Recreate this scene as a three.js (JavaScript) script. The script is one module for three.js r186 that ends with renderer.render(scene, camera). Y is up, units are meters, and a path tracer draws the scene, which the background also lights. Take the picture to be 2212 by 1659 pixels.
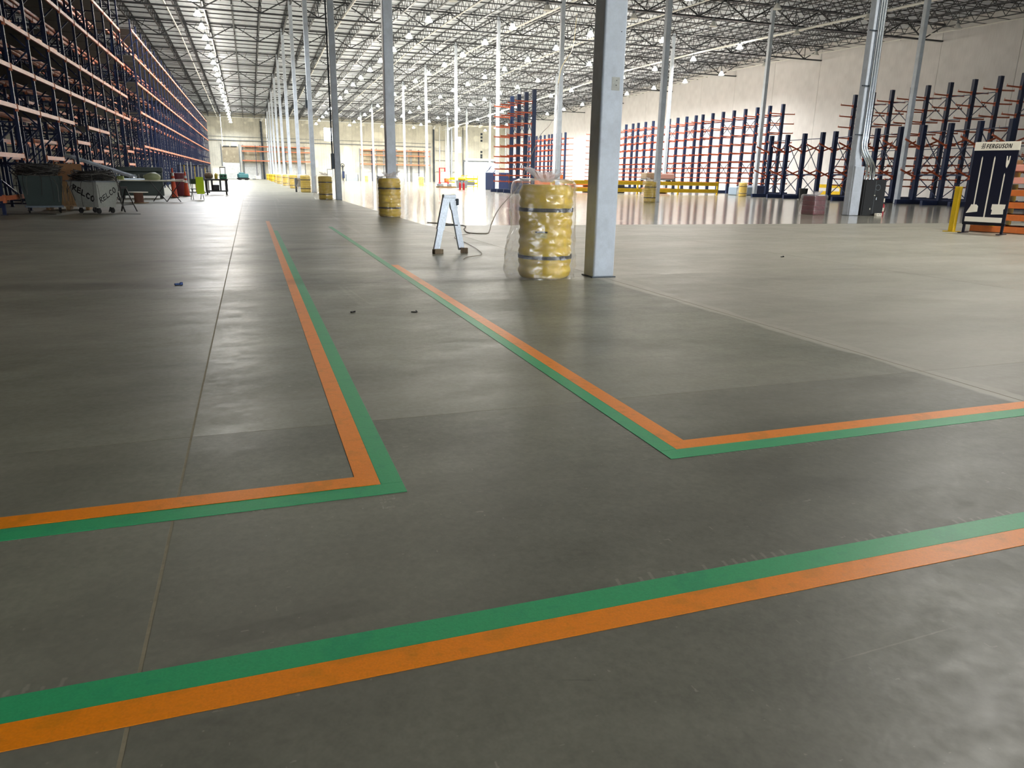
import * as THREE from 'three';
import { mergeGeometries, mergeVertices } from 'three/addons/utils/BufferGeometryUtils.js';
import { RoundedBoxGeometry } from 'three/addons/geometries/RoundedBoxGeometry.js';
import { FontLoader } from 'three/addons/loaders/FontLoader.js';
import { TextGeometry } from 'three/addons/geometries/TextGeometry.js';

// ───────────── camera, sky, exposure
const renderer = new THREE.WebGLRenderer({ antialias: true });
renderer.toneMapping = THREE.LinearToneMapping;
renderer.toneMappingExposure = 1.25;
renderer.shadowMap.enabled = true;
const scene = new THREE.Scene();
scene.background = new THREE.Color(0.86, 0.93, 1.0);
scene.backgroundIntensity = 22.0;
const EYE = 1.14;                                   // a phone held at chest height
const camera = new THREE.PerspectiveCamera(2 * Math.atan(829.5 / 1569.0895) * 180 / Math.PI, 2212 / 1659, 0.05, 600);
{
  const yaw = 0.33933108, pitch = 0.27648159, roll = 0.01749091;
  const f = new THREE.Vector3(Math.sin(yaw) * Math.cos(pitch), -Math.sin(pitch), -Math.cos(yaw) * Math.cos(pitch));
  const r = new THREE.Vector3(Math.cos(yaw), 0, Math.sin(yaw));
  const u = new THREE.Vector3().crossVectors(r, f);
  const r2 = r.clone().multiplyScalar(Math.cos(roll)).addScaledVector(u, Math.sin(roll));
  const u2 = new THREE.Vector3().crossVectors(r2, f);
  camera.position.set(0, EYE, 0);
  camera.quaternion.setFromRotationMatrix(new THREE.Matrix4().makeBasis(r2, u2, f.clone().negate()));
}
scene.add(camera);

// lamp power (candela, straight down) and how white the shade looks
const LAMP_CD = 225, SHADE_GLOW = 90;

// ───────────── random numbers and noise (seeded)
let seedState = 12345;
function rnd() { seedState = (seedState * 1664525 + 1013904223) >>> 0; return seedState / 4294967296; }
const rr = (a, b) => a + (b - a) * rnd();
const LAT = new Float32Array(65536);
for (let i = 0; i < 65536; i++) LAT[i] = rnd();
function vn(x, y) {                                 // value noise, 0..1
  const xi = Math.floor(x), yi = Math.floor(y), fx = x - xi, fy = y - yi;
  const u = fx * fx * (3 - 2 * fx), v = fy * fy * (3 - 2 * fy);
  const a = (yi & 255) << 8, b = ((yi + 1) & 255) << 8, c = xi & 255, d = (xi + 1) & 255;
  const p = LAT[a + c], q = LAT[a + d], s = LAT[b + c], t = LAT[b + d];
  return p + (q - p) * u + (s - p) * v + (p - q - s + t) * u * v;
}
function vnT(x, y, per) {                           // the same, repeating after per cells
  const xi = Math.floor(x), yi = Math.floor(y), fx = x - xi, fy = y - yi;
  const u = fx * fx * (3 - 2 * fx), v = fy * fy * (3 - 2 * fy);
  const m = (k) => ((k % per) + per) % per;
  const a = m(yi) << 8, b = m(yi + 1) << 8, c = m(xi), d = m(xi + 1);
  const p = LAT[a + c], q = LAT[a + d], s = LAT[b + c], t = LAT[b + d];
  return p + (q - p) * u + (s - p) * v + (p - q - s + t) * u * v;
}
const clamp = (x, a = 0, b = 1) => Math.min(b, Math.max(a, x));
const sstep = (a, b, x) => { const t = clamp((x - a) / (b - a)); return t * t * (3 - 2 * t); };
const toS = (l) => l <= 0.0031308 ? 12.92 * l : 1.055 * Math.pow(l, 1 / 2.4) - 0.055;

// ───────────── textures
function dataTex(w, h, fn, srgb, wrap = true) {
  const d = new Uint8Array(w * h * 4);
  for (let y = 0; y < h; y++) for (let x = 0; x < w; x++) {
    const c = fn(x / w, y / h, x, y), o = (y * w + x) * 4;
    d[o] = clamp(c[0]) * 255; d[o + 1] = clamp(c[1]) * 255; d[o + 2] = clamp(c[2]) * 255; d[o + 3] = 255;
  }
  const t = new THREE.DataTexture(d, w, h, THREE.RGBAFormat);
  t.magFilter = THREE.LinearFilter; t.minFilter = THREE.LinearMipmapLinearFilter; t.generateMipmaps = true;
  if (wrap) t.wrapS = t.wrapT = THREE.RepeatWrapping;
  if (srgb) t.colorSpace = THREE.SRGBColorSpace;
  t.needsUpdate = true; return t;
}
const rep = (t, a, b = a) => { const c = t.clone(); c.repeat.set(a, b); c.needsUpdate = true; return c; };
// paint: faint scuffs and unevenness; multiplies a colour
const texScuff = dataTex(512, 512, (u, v) => {
  const n = 0.5 * vnT(u * 8, v * 8, 8) + 0.3 * vnT(u * 32 + 5, v * 32, 32) + 0.2 * vnT(u * 128, v * 128 + 9, 128);
  const g = 0.86 + 0.14 * n; return [g, g, g * 0.99];
}, true);
const texRough = dataTex(256, 256, (u, v) => { const n = 0.6 * vnT(u * 16, v * 16, 16) + 0.4 * vnT(u * 64, v * 64, 64); const g = 0.75 + 0.25 * n; return [g, g, g]; }, false);
// concrete wall: cast panels, water stains and pores
const texConc = dataTex(1024, 1024, (u, v) => {
  const n = 0.45 * vnT(u * 5, v * 5, 5) + 0.3 * vnT(u * 17, v * 17, 17) + 0.25 * vnT(u * 90, v * 90, 90);
  const run = Math.pow(vnT(u * 60, v * 3 + 7, 60), 2.2) * 0.07;
  const blot = sstep(0.62, 0.8, vnT(u * 9 + 3, v * 7, 9)) * 0.12;
  const g = 0.8 + 0.18 * n - run + blot; return [g, g * 0.99, g * 0.955];
}, true);
// white-painted wall: nearly even, roller marks
const texWhite = dataTex(512, 512, (u, v) => { const g = 0.93 + 0.05 * vnT(u * 10, v * 10, 10) + 0.03 * vnT(u * 100, v * 14, 100); return [g, g * 0.995, g * 0.985]; }, true);
const texGalv = dataTex(256, 256, (u, v) => { const g = 0.9 + 0.1 * Math.round(vnT(u * 24, v * 24, 24) * 4) / 4; return [g, g, g]; }, true);
const texWood = dataTex(256, 512, (u, v) => { const g = 0.7 + 0.3 * vnT(u * 40 + 2 * vnT(u * 4, v * 8, 8), v * 3, 40); return [g, g * 0.95, g * 0.88]; }, true);

// floor tape: dull film of tyre dust in patches, pebbled vinyl
const texTape = dataTex(1024, 1024, (u, v) => {
  const d = sstep(0.55, 0.8, 0.6 * vnT(u * 7, v * 9, 256) + 0.4 * vnT(u * 31, v * 37, 256)) * 0.5 + sstep(0.78, 0.9, vnT(u * 90, v * 60, 256)) * 0.16;
  const g = 0.94 + 0.06 * vnT(u * 256, v * 256, 256); return [g * (1 - d * 0.16), g * (1 - d * 0.08) , g * (1 - d * 0.02)];
}, true);
const texPebble = dataTex(512, 512, (u, v) => { const g = 0.5 * vnT(u * 120, v * 120, 256) + 0.5 * vnT(u * 40, v * 60, 256); return [g, g, g]; }, false);

// ───────────── materials
const M = {};
function mat(key, color, rough = 0.6, metal = 0, opt = {}) {
  const m = new THREE.MeshPhysicalMaterial({ color, roughness: rough, metalness: metal, ...opt });
  m.name = key; M[key] = m; return m;
}
const scuff = (r = 0.7) => ({ map: rep(texScuff, r), roughnessMap: rep(texRough, r * 2) });
mat('columnPaint', 0xccd5e2, 0.42, 0, scuff(0.6));
mat('navy', 0x172b50, 0.42, 0, scuff(0.9));
mat('rackNavy', 0x142243, 0.38, 0, scuff(0.9));
mat('armOrange', 0xbd552f, 0.45, 0, scuff(1));
mat('beamOrange', 0xd27850, 0.42, 0, scuff(1));
mat('rackBoard', 0x55504a, 0.8, 0, scuff(0.8));
mat('guardYellow', 0xe0bb1e, 0.4, 0, scuff(1));
mat('barrelYellow', 0xf0ca34, 0.5, 0, scuff(1.5));
mat('strapBlack', 0x15171d, 0.6);
mat('bag', 0xffffff, 0.2, 0, { transmission: 0.92, thickness: 0, ior: 1.6, side: THREE.DoubleSide });
mat('bagMilky', 0xf0eff2, 0.35, 0, { transmission: 0.55, thickness: 0, ior: 1.4, side: THREE.DoubleSide });
mat('labelWhite', 0xe8e2cf, 0.6);
mat('roofSteel', 0x34373d, 0.55, 0, scuff(0.5));
mat('deck', 0xe6ecf6, 0.55, 0, scuff(0.4));
mat('wallWhite', 0xd9d8d9, 0.75, 0, { map: rep(texWhite, 0.18) });
mat('wallConc', 0xe2e0d6, 0.85, 0, { map: rep(texConc, 0.09) });
mat('jointDark', 0x6f6a62, 0.9);
mat('doorWhite', 0xe6e7e6, 0.5, 0, scuff(0.5));
mat('galv', 0xc3cbd3, 0.42, 0.6, { map: rep(texGalv, 3), roughnessMap: rep(texRough, 2) });
mat('conduit', 0xd5dce2, 0.2, 0.95);
mat('black', 0x0e0f12, 0.6, 0, scuff(1));
mat('blackGloss', 0x090a0c, 0.55);
mat('rubber', 0x18181a, 0.85);
mat('greySteel', 0x7d848c, 0.5, 0.1, scuff(0.8));
mat('darkSteel', 0x3d454e, 0.5, 0.3, scuff(0.8));
mat('pipeWhite', 0xd9d8d2, 0.45);
mat('wood', 0xa98f6b, 0.75, 0, { map: rep(texWood, 2) });
mat('greyWood', 0x8d8374, 0.8, 0, { map: rep(texWood, 3) });
mat('cardboard', 0x8a6240, 0.85, 0, scuff(1));
mat('red', 0xb3202a, 0.4, 0, scuff(1));
mat('maroon', 0x6b1429, 0.55, 0, scuff(1));
mat('binGreen', 0x0c2621, 0.65, 0, scuff(1));
mat('binGrey', 0xa9aca6, 0.55, 0, scuff(1));
mat('cable', 0x23211f, 0.7); mat('cableGrey', 0x5b5853, 0.6); mat('cordBrown', 0x6c6152, 0.6); mat('cordCream', 0xcdbf93, 0.6);
mat('sprayBlack', 0x0c0c0d, 0.7);
mat('boxGreen', 0x1d3129, 0.45, 0, scuff(1));
mat('letterGrey', 0xa9b0a6, 0.6);
mat('coneOrange', 0xd9512c, 0.5); mat('coneWhite', 0xd8d8d4, 0.4);
mat('vest', 0xc9e22a, 0.8);
mat('teal', 0x3b6f74, 0.4); mat('plasticGreen', 0x2f7f5b, 0.45);
mat('panelNavy', 0x11152a, 0.42, 0, scuff(0.8)); mat('panelCream', 0xe9e3d3, 0.5);
mat('inkBlack', 0x101114, 0.5);
mat('pinkWrap', 0xe7a08e, 0.35);
mat('orangeStock', 0xdd7a3f, 0.45, 0, scuff(1));
const tapeMaps = { specularIntensity: 0.6, map: rep(texTape, 1), bumpMap: rep(texPebble, 2), bumpScale: 0.0003 };
mat('tapeOrange', 0xee8812, 0.4, 0, tapeMaps); mat('tapeGreen', 0x35a169, 0.42, 0, tapeMaps);
mat('shadeGlow', 0xffffff, 0.4, 0, { emissive: 0xfff6e6, emissiveIntensity: SHADE_GLOW });
mat('shadeOff', 0xcfcfca, 0.35);
mat('glassPane', 0xffffff, 0.02, 0, { transmission: 1, thickness: 0, ior: 1.5 });
mat('darkBlue', 0x1c2f57, 0.45, 0, scuff(1));
mat('paleBlue', 0x8fa1b5, 0.5);

// ───────────── geometry helpers
const V = (x, y, z) => new THREE.Vector3(x, y, z);
function boxUV(g) {                                 // uv in metres, by the way each face points
  if (g.index) g = g.toNonIndexed();
  const p = g.attributes.position, n = g.attributes.normal, uv = new Float32Array(p.count * 2);
  for (let i = 0; i < p.count; i++) {
    const ax = Math.abs(n.getX(i)), ay = Math.abs(n.getY(i)), az = Math.abs(n.getZ(i));
    if (ay >= ax && ay >= az) { uv[2 * i] = p.getX(i); uv[2 * i + 1] = p.getZ(i); }
    else if (ax >= az) { uv[2 * i] = p.getZ(i); uv[2 * i + 1] = p.getY(i); }
    else { uv[2 * i] = p.getX(i); uv[2 * i + 1] = p.getY(i); }
  }
  g.setAttribute('uv', new THREE.BufferAttribute(uv, 2));
  for (const k of Object.keys(g.attributes)) if (!['position', 'normal', 'uv'].includes(k)) g.deleteAttribute(k);
  return g;
}
const bx = (w, h, d, x = 0, y = 0, z = 0) => new THREE.BoxGeometry(w, h, d).translate(x, y, z);
const rbx = (w, h, d, x = 0, y = 0, z = 0, r = 0.02, s = 3) => new RoundedBoxGeometry(w, h, d, s, r).translate(x, y, z);
function bar(a, b, w, d = w, up = V(0, 1, 0)) {     // a square bar from a to b
  const dir = b.clone().sub(a), L = dir.length(); dir.normalize();
  if (Math.abs(dir.dot(up)) > 0.98) up = V(0, 0, 1);
  const s = V(0, 0, 0).crossVectors(dir, up).normalize(), t = V(0, 0, 0).crossVectors(s, dir);
  return new THREE.BoxGeometry(w, d, L).applyMatrix4(new THREE.Matrix4().makeBasis(s, t, dir.clone().negate()).setPosition(a.clone().add(b).multiplyScalar(0.5)));
}
function rod(a, b, r, seg = 8, r2 = r) {            // a round bar from a to b
  const dir = b.clone().sub(a), L = dir.length();
  return new THREE.CylinderGeometry(r2, r, L, seg).applyQuaternion(new THREE.Quaternion().setFromUnitVectors(V(0, 1, 0), dir.normalize())).translate((a.x + b.x) / 2, (a.y + b.y) / 2, (a.z + b.z) / 2);
}
const cyl = (r, h, x = 0, y = 0, z = 0, seg = 20, r2 = r) => new THREE.CylinderGeometry(r2, r, h, seg).translate(x, y, z);
const tube = (pts, r, n = 40, seg = 6) => new THREE.TubeGeometry(new THREE.CatmullRomCurve3(pts), n, r, seg);
const lathe = (prof, seg = 32) => new THREE.LatheGeometry(prof.map(([r, y]) => new THREE.Vector2(r, y)), seg);
const geo = (g) => { const l = (Array.isArray(g) ? g : [g]).map(boxUV); return l.length > 1 ? mergeGeometries(l) : l[0]; };

// ───────────── objects
const used = {};
const numbered = (n) => { const k = used[n] = (used[n] ?? -1) + 1; return k ? `${n}_${String(k).padStart(3, '0')}` : n; };
function part(name, g, m, parent, label) {
  const o = new THREE.Mesh(g.isBufferGeometry && g.userData.ready ? g : geo(g), m); o.name = name; parent.add(o);
  if (label) o.userData.label = label;
  return o;
}
const ready = (g) => { g = geo(g); g.userData.ready = true; return g; };      // one geometry shared by many parts
function thing(name, label, category, [x, y, z] = [0, 0, 0], turn = 0, group) {
  const o = new THREE.Group(); o.name = numbered(name); scene.add(o);
  o.position.set(x, y, z); o.rotation.y = turn; o.userData = { label, category };
  if (group) o.userData.group = group;
  return o;
}
function solo(name, g, m, label, category, pos = [0, 0, 0], turn = 0, group) {
  const o = part(name, g, m, scene); o.name = numbered(name); o.position.set(...pos); o.rotation.y = turn;
  o.userData = { label, category }; if (group) o.userData.group = group;
  return o;
}
function struct(name) { const o = new THREE.Group(); o.name = name; o.userData = { kind: 'structure' }; scene.add(o); return o; }
const ORD = ['first', 'second', 'third', 'fourth', 'fifth', 'sixth', 'seventh', 'eighth', 'ninth', 'tenth', 'eleventh', 'twelfth', 'thirteenth', 'fourteenth', 'fifteenth', 'sixteenth', 'seventeenth', 'eighteenth', 'nineteenth', 'twentieth', 'twenty-first', 'twenty-second', 'twenty-third', 'twenty-fourth', 'twenty-fifth', 'twenty-sixth', 'twenty-seventh', 'twenty-eighth', 'twenty-ninth', 'thirtieth', 'thirty-first'];

// ───────────── the building's grid
const BAY_Z = 14.17, BAY_X = 17.13, X0 = 3.95, Z0 = -8.08;
const colX = [X0, X0 + BAY_X, X0 + 2 * BAY_X], zk = (k) => Z0 - BAY_Z * k;
const WALL_R = 55.3, WALL_FAR = zk(11), WALL_L = X0 - 3 * BAY_X, WALL_NEAR = zk(-2);
const chordH = { '-2': 10.9, '-1': 11.25, 0: 11.6, 1: 11.95, 2: 12.28, 3: 12.62, 4: 12.98, 5: 13.1, 6: 12.76, 7: 12.42, 8: 12.08, 9: 11.74, 10: 11.4, 11: 11.06 };
// ───────────── floor: sawn concrete slabs, near ones each a slab of its own
const SX = BAY_X / 4, SZ = BAY_Z / 3;
// marks left on it, as strokes: points [x, z], width, strength (above 0 pale dust, below 0 dark rubber)
const strokes = [];
const arcPts = (cx, cz, r, a0, a1, n = 40) => Array.from({ length: n + 1 }, (_, i) => { const a = a0 + (a1 - a0) * i / n; return [cx + r * Math.cos(a), cz + r * Math.sin(a)]; });
for (let i = 0; i < 16; i++) {                      // forklift turns: pairs of pale tyre arcs east of the column line
  const cx = rr(5.5, 14), cz = rr(-13, -4.5), r = rr(1.3, 5), a0 = rr(-3.1, 3.1), w = rr(0.6, 2), k = rr(0.12, 0.3), tw = rr(0.1, 0.17);
  for (const o of [0, rr(0.5, 0.9)]) strokes.push([arcPts(cx, cz, r + o, a0, a0 + w), tw, k]);
}
for (let i = 0; i < 40; i++) { const x = rr(4.2, 22), z = rr(-16, -3), L = rr(1, 6), d = rr(-0.25, 0.25); strokes.push([[[x, z], [x + L / 2, z + d * L * 0.3], [x + L, z + d * L]], rr(0.03, 0.16), rr(0.1, 0.28)]); }
for (let i = 0; i < 46; i++) { const x = rr(-0.6, 4.4), z = rr(-46, -12), L = rr(3, 22), d = rr(-0.03, 0.03); strokes.push([[[x, z], [x + d * L * 0.5 + rr(-0.05, 0.05), z - L / 2], [x + d * L, z - L]], rr(0.025, 0.12), rr(0.15, 0.42)]); }  // trucks up and down the aisle
for (let i = 0; i < 12; i++) { const x = rr(-4, 0.2), z = rr(-24, -9), L = rr(1, 4); strokes.push([[[x, z], [x + L * 0.7, z + rr(-0.6, 0.6)], [x + L, z + rr(-0.4, 1)]], rr(0.02, 0.05), rr(0.12, 0.3)]); }
for (let i = 0; i < 380; i++) {                     // small scrapes and scuffs
  const x = rr(-3.5, 12), z = rr(-11, -0.9), a = rnd() < 0.7 ? rr(-0.5, 0.5) : rr(0, 6.28), L = Math.pow(rnd(), 2.5) * 0.5 + 0.015;
  strokes.push([[[x, z], [x + Math.cos(a) * L * 0.5 + rr(-0.01, 0.01), z + Math.sin(a) * L * 0.5], [x + Math.cos(a) * L, z + Math.sin(a) * L]], rr(0.002, 0.007), rnd() < 0.72 ? rr(0.15, 0.7) : -rr(0.1, 0.35)]);
}
for (let i = 0; i < 46; i++) strokes.push([arcPts(rr(-2.5, 6), rr(-7, -0.8), rr(0.06, 0.7), rr(-3, 3), rr(-3, 6), 30), rr(0.008, 0.05), -rr(0.05, 0.16)]);   // trowel burns
for (let i = 0; i < 40; i++) { const x = rr(-2.5, 6), z = rr(-6, -0.8), L = rr(0.15, 0.9); strokes.push([[[x, z], [x + L * 0.5, z + rr(-0.05, 0.05)], [x + L, z + rr(-0.1, 0.1)]], rr(0.02, 0.09), -rr(0.06, 0.2)]); }
for (const k of [0, 0.06]) strokes.push([[[0.81 + k, -8.0], [0.84 + k, -7.4], [0.88 + k * 1.5, -6.6]], 0.05 - k * 0.4, 0.3]);    // where a strip of tape was peeled off
strokes.push([[[0.76, -8.15], [0.94, -8.1]], 0.1, 0.45], [[[2.05, -4.95], [2.62, -4.86]], 0.004, 0.8]);
function markBuffer(w, h, x0, x1, z0, z1) {
  const buf = new Float32Array(w * h), sx = w / (x1 - x0), sz = h / (z1 - z0), lx = Math.min(x0, x1), hx = Math.max(x0, x1), lz = Math.min(z0, z1), hz = Math.max(z0, z1);
  strokes.forEach(([pts, wd, k], si) => {
    if (!pts.some(([x, z]) => x > lx - 3 && x < hx + 3 && z > lz - 12 && z < hz + 12)) return;
    const cover = new Map(), rx = Math.max(0.6, wd / 2 * Math.abs(sx)), rz = Math.max(0.6, wd / 2 * Math.abs(sz)), N = pts.length - 1;
    for (let p = 0; p < N; p++) {
      const [ax, az] = pts[p], [bx2, bz] = pts[p + 1], n = Math.max(1, Math.ceil(Math.max(Math.abs((bx2 - ax) * sx) / rx, Math.abs((bz - az) * sz) / rz) * 2));
      for (let q = 0; q < n; q++) {
        const t = q / n, X = (ax + (bx2 - ax) * t - x0) * sx, Z = (az + (bz - az) * t - z0) * sz, e = Math.min(1, ((p + t) / N) * 6, (1 - (p + t) / N) * 6 + 0.1);
        if (X < -rx || Z < -rz || X > w + rx || Z > h + rz) continue;
        for (let y = Math.max(0, Math.floor(Z - rz)); y <= Math.min(h - 1, Z + rz); y++) for (let x = Math.max(0, Math.floor(X - rx)); x <= Math.min(w - 1, X + rx); x++) {
          const d = Math.hypot((x - X) / rx, (y - Z) / rz); if (d < 1) { const o = y * w + x, v = e * (1 - d * d * d); if ((cover.get(o) || 0) < v) cover.set(o, v); }
        }
      }
    }
    for (const [o, v] of cover) { const wx = x0 + (o % w) / sx, wz = z0 + Math.floor(o / w) / sz; buf[o] += k * v * (0.35 + 0.65 * vn(wx * 16 + si, wz * 16)) * (0.6 + 0.5 * vn(wx * 70, wz * 70 + si)); }
  });
  return buf;
}
function floorAlbedo(x, z, fine, mark = 0) {
  // cloudy trowelled concrete
  const w = vn(x * 0.7 + 31, z * 0.7 + 17);
  let n = 0.34 * vn(x * 0.45, z * 0.45) + 0.26 * vn(x * 1.3 + 9, z * 1.9) + 0.22 * vn(x * 3.1 + w * 2, z * 6.3) + 0.18 * (0.6 * vn(x * 9 + 3, z * 15) + 0.4 * vn(x * 23, z * 31));
  let a = 0.125 + 0.105 * n;
  const m1 = vn(x * 0.9 + 2.5 * w, z * 1.5 + 120), m2 = vn(x * 2.6 + 40, z * 4.2 + 2 * w), m3 = vn(x * 6.5 + 3 * w, z * 11 + 60);
  a *= 0.72 + 0.26 * m1 + 0.18 * m2 + 0.12 * m3;
  // dark burnish swirls
  const b = vn(x * 2.2 + 3 * w, z * 6.5 + 50); a *= 1 - 0.16 * sstep(0.45, 0.95, b) * vn(x * 0.8 + 70, z * 0.8);
  // pale dusty film, thicker east of the column line where forklifts turn
  let dust = 0.24 * sstep(0.45, 0.85, vn(x * 0.55 + 200, z * 1.6 + 80));
  if (x > X0) dust += 0.3 + 0.3 * vn(x * 0.5, z * 1.8 + 30) + 0.22 * vn(x * 1.6, z * 9);
  if (mark > 0) dust += mark * 1.3; else a *= 1 + mark;
  // cement slurry left along the sawn joint at the column line
  if (Math.abs(x - X0) < 0.3 && z > -8) {
    const e = 0.045 + 0.045 * vn(z * 3.2, 7) + 0.015 * vn(z * 17, 3) + 0.06 * sstep(-6.2, -7.9, z);
    dust += 1.2 * (1 - sstep(e * 0.7, e * 1.3, Math.abs(x - X0 + 0.01 * vn(z * 2, 90) - 0.01)));
  }
  if (fine) {
    a *= 0.84 + 0.18 * vn(x * 60, z * 60) + 0.14 * vn(x * 190, z * 170);
    // speckles and small paint flecks
    if (vn(x * 55 + 9, z * 55) > 0.975) dust += 0.5;
    // dark oblong blot beside the near tape
    const ob = Math.max(Math.abs((x - 0.04) - (z + 1.74) * 0.5) / 0.25, Math.abs(z + 1.765 + 0.09 * (x - 0.04)) / 0.042); if (ob < 1.2) a *= 1 - 0.3 * (1 - sstep(0.75, 1.15, ob)) * (0.6 + 0.4 * vn(x * 14, z * 14));
    // white stencilled batch marks by the tape corner
    if (x > 0.36 && x < 0.45 && z > -2.485 && z < -2.37) {
      const row = (z + 2.485) / 0.023, col = (x - 0.36) / 0.0045, ri = Math.floor(row), ci = Math.floor(col);
      if (ri !== 3 && row - ri > 0.15 && row - ri < 0.75 && col - ci < 0.65 && LAT[(ri * 37 + ci * 11) & 65535] > 0.3 && ci < (ri < 2 ? 13 : 10)) dust += 0.75 * vn(x * 160, z * 160);
    }
    // ticks of pulled-up adhesive along the walkway's green edges
    const tick = (along, across, i) => { const c = Math.floor(along * 34), r = LAT[(c * 7 + i * 991) & 65535], f = along * 34 - c; return r > 0.35 && across > 0 && across < 0.012 + 0.03 * LAT[(c * 13 + i) & 65535] && Math.abs(f - 0.4 - across * 4) < 0.14; };
    if (x > 1.75 && tick(x, z + 2.497, 1)) dust += 0.6 * vn(x * 120, z * 120);
    if (z < -2.6 && z > -6 && tick(-z, 1.604 - x, 2)) dust += 0.5 * vn(x * 120, z * 120);
    if (x < 0.3 && x > -1.2 && vn(x * 20, 5) > 0.6 && tick(x, (z + 2.497) * 1.6, 3)) dust += 0.35;
    if (tick(x * 0.8, -(z + 1.665), 4) && vn(x * 6, 88) > 0.55) dust += 0.4;
  }
  // rows painted lighter with distance to imitate light; slight random tone per slab
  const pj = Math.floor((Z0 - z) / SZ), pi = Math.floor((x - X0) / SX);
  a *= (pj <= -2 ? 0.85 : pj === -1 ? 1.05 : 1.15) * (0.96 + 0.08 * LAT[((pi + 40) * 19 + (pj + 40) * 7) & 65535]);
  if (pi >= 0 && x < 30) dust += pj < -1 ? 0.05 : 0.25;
  dust = clamp(dust, 0, 1.25);
  const r = a * 1.0, g = a * 1.0, bl = a * 0.78;
  return [r + (0.37 - r) * dust * 0.66, g + (0.35 - g) * dust * 0.66, bl + (0.295 - bl) * dust * 0.66];
}
function floorTex(w, h, x0, x1, z0, z1, fine) {
  const buf = markBuffer(w, h, x0, x1, z0, z1);
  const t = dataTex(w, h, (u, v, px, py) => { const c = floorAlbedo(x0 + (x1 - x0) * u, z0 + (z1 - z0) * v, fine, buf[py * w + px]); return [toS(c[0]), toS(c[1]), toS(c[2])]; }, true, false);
  return t;
}
// fine ripple of the power-trowelled surface, and the patchy gloss of the burnish
const texRipple = dataTex(1024, 1024, (u, v) => { const g = 0.4 * vnT(u * 20, v * 34, 256) + 0.3 * vnT(u * 64 + 3, v * 96, 256) + 0.3 * vnT(u * 200, v * 220, 256); return [g, g, g]; }, false);
const texGloss = dataTex(1024, 1024, (u, v) => {
  const n = 0.4 * vnT(u * 12, v * 30, 256) + 0.3 * vnT(u * 50, v * 120, 256) + 0.3 * vnT(u * 240, v * 240, 256);
  const g = 0.84 + 0.38 * (n - 0.5) + (vnT(u * 6, v * 9, 256) - 0.5) * 0.12; return [g, g, g];
}, false);
const floor = struct('floor');
function floorMat(key, tex, x0, x1, z0, z1, rough, bump) {
  const m = mat(key, 0xffffff, rough, 0, { map: tex, ior: 1.5, specularIntensity: rough > 0.3 ? 0.55 : 1 });
  m.roughnessMap = rep(texGloss, (x1 - x0) / 6, Math.abs(z1 - z0) / 6);
  m.bumpMap = rep(texRipple, (x1 - x0) / 3, Math.abs(z1 - z0) / 3); m.bumpScale = bump;
  return m;
}
function slabGeo(x0, x1, z0, z1, T, gap = 0.004, gz = gap * 0.4) { // top and sides of a slab, uv over the texture rectangle T
  const g = new THREE.BoxGeometry(x1 - x0 - 2 * gap, 0.2, z0 - z1 - 2 * gz).translate((x0 + x1) / 2, -0.1, (z0 + z1) / 2);
  const p = g.attributes.position, uv = g.attributes.uv;
  for (let i = 0; i < p.count; i++) uv.setXY(i, (p.getX(i) - T[0]) / (T[1] - T[0]), (p.getZ(i) - T[2]) / (T[3] - T[2]));
  return g;
}
function slab(x0, x1, z0, z1, T, m, gap) { const o = new THREE.Mesh(slabGeo(x0, x1, z0, z1, T, gap), m); o.name = 'slab'; floor.add(o); return o; }
const jx = (i) => X0 + SX * i, jz = (j) => Z0 - SZ * j;
// nearest slabs with textures of their own (i: column of slabs, j: row)
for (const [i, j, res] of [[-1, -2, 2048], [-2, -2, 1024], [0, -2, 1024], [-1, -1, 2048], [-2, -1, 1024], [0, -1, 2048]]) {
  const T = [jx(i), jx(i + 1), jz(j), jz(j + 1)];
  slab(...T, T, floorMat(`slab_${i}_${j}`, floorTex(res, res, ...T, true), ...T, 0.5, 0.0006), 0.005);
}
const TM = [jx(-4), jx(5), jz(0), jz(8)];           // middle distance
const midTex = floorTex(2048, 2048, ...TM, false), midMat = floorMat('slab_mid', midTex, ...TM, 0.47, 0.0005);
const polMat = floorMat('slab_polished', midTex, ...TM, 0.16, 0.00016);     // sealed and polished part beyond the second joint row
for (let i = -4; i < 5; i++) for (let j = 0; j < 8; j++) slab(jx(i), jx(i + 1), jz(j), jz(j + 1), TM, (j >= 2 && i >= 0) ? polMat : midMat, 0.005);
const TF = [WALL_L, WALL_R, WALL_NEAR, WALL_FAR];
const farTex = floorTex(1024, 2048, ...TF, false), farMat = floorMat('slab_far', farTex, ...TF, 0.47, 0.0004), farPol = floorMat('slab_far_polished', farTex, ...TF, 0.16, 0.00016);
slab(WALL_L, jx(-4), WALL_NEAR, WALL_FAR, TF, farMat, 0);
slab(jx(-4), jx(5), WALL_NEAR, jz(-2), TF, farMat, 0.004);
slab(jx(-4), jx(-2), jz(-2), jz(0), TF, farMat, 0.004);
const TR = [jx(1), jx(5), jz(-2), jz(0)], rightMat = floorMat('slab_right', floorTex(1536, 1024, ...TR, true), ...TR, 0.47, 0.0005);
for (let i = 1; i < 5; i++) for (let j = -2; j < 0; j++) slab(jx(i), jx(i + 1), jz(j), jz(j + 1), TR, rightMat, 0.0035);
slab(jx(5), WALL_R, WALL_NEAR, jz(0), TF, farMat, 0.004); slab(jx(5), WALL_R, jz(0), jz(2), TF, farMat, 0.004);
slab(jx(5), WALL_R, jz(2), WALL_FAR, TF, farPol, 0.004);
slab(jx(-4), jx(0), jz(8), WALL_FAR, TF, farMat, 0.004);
slab(jx(0), jx(5), jz(8), WALL_FAR, TF, farPol, 0.004);
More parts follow.
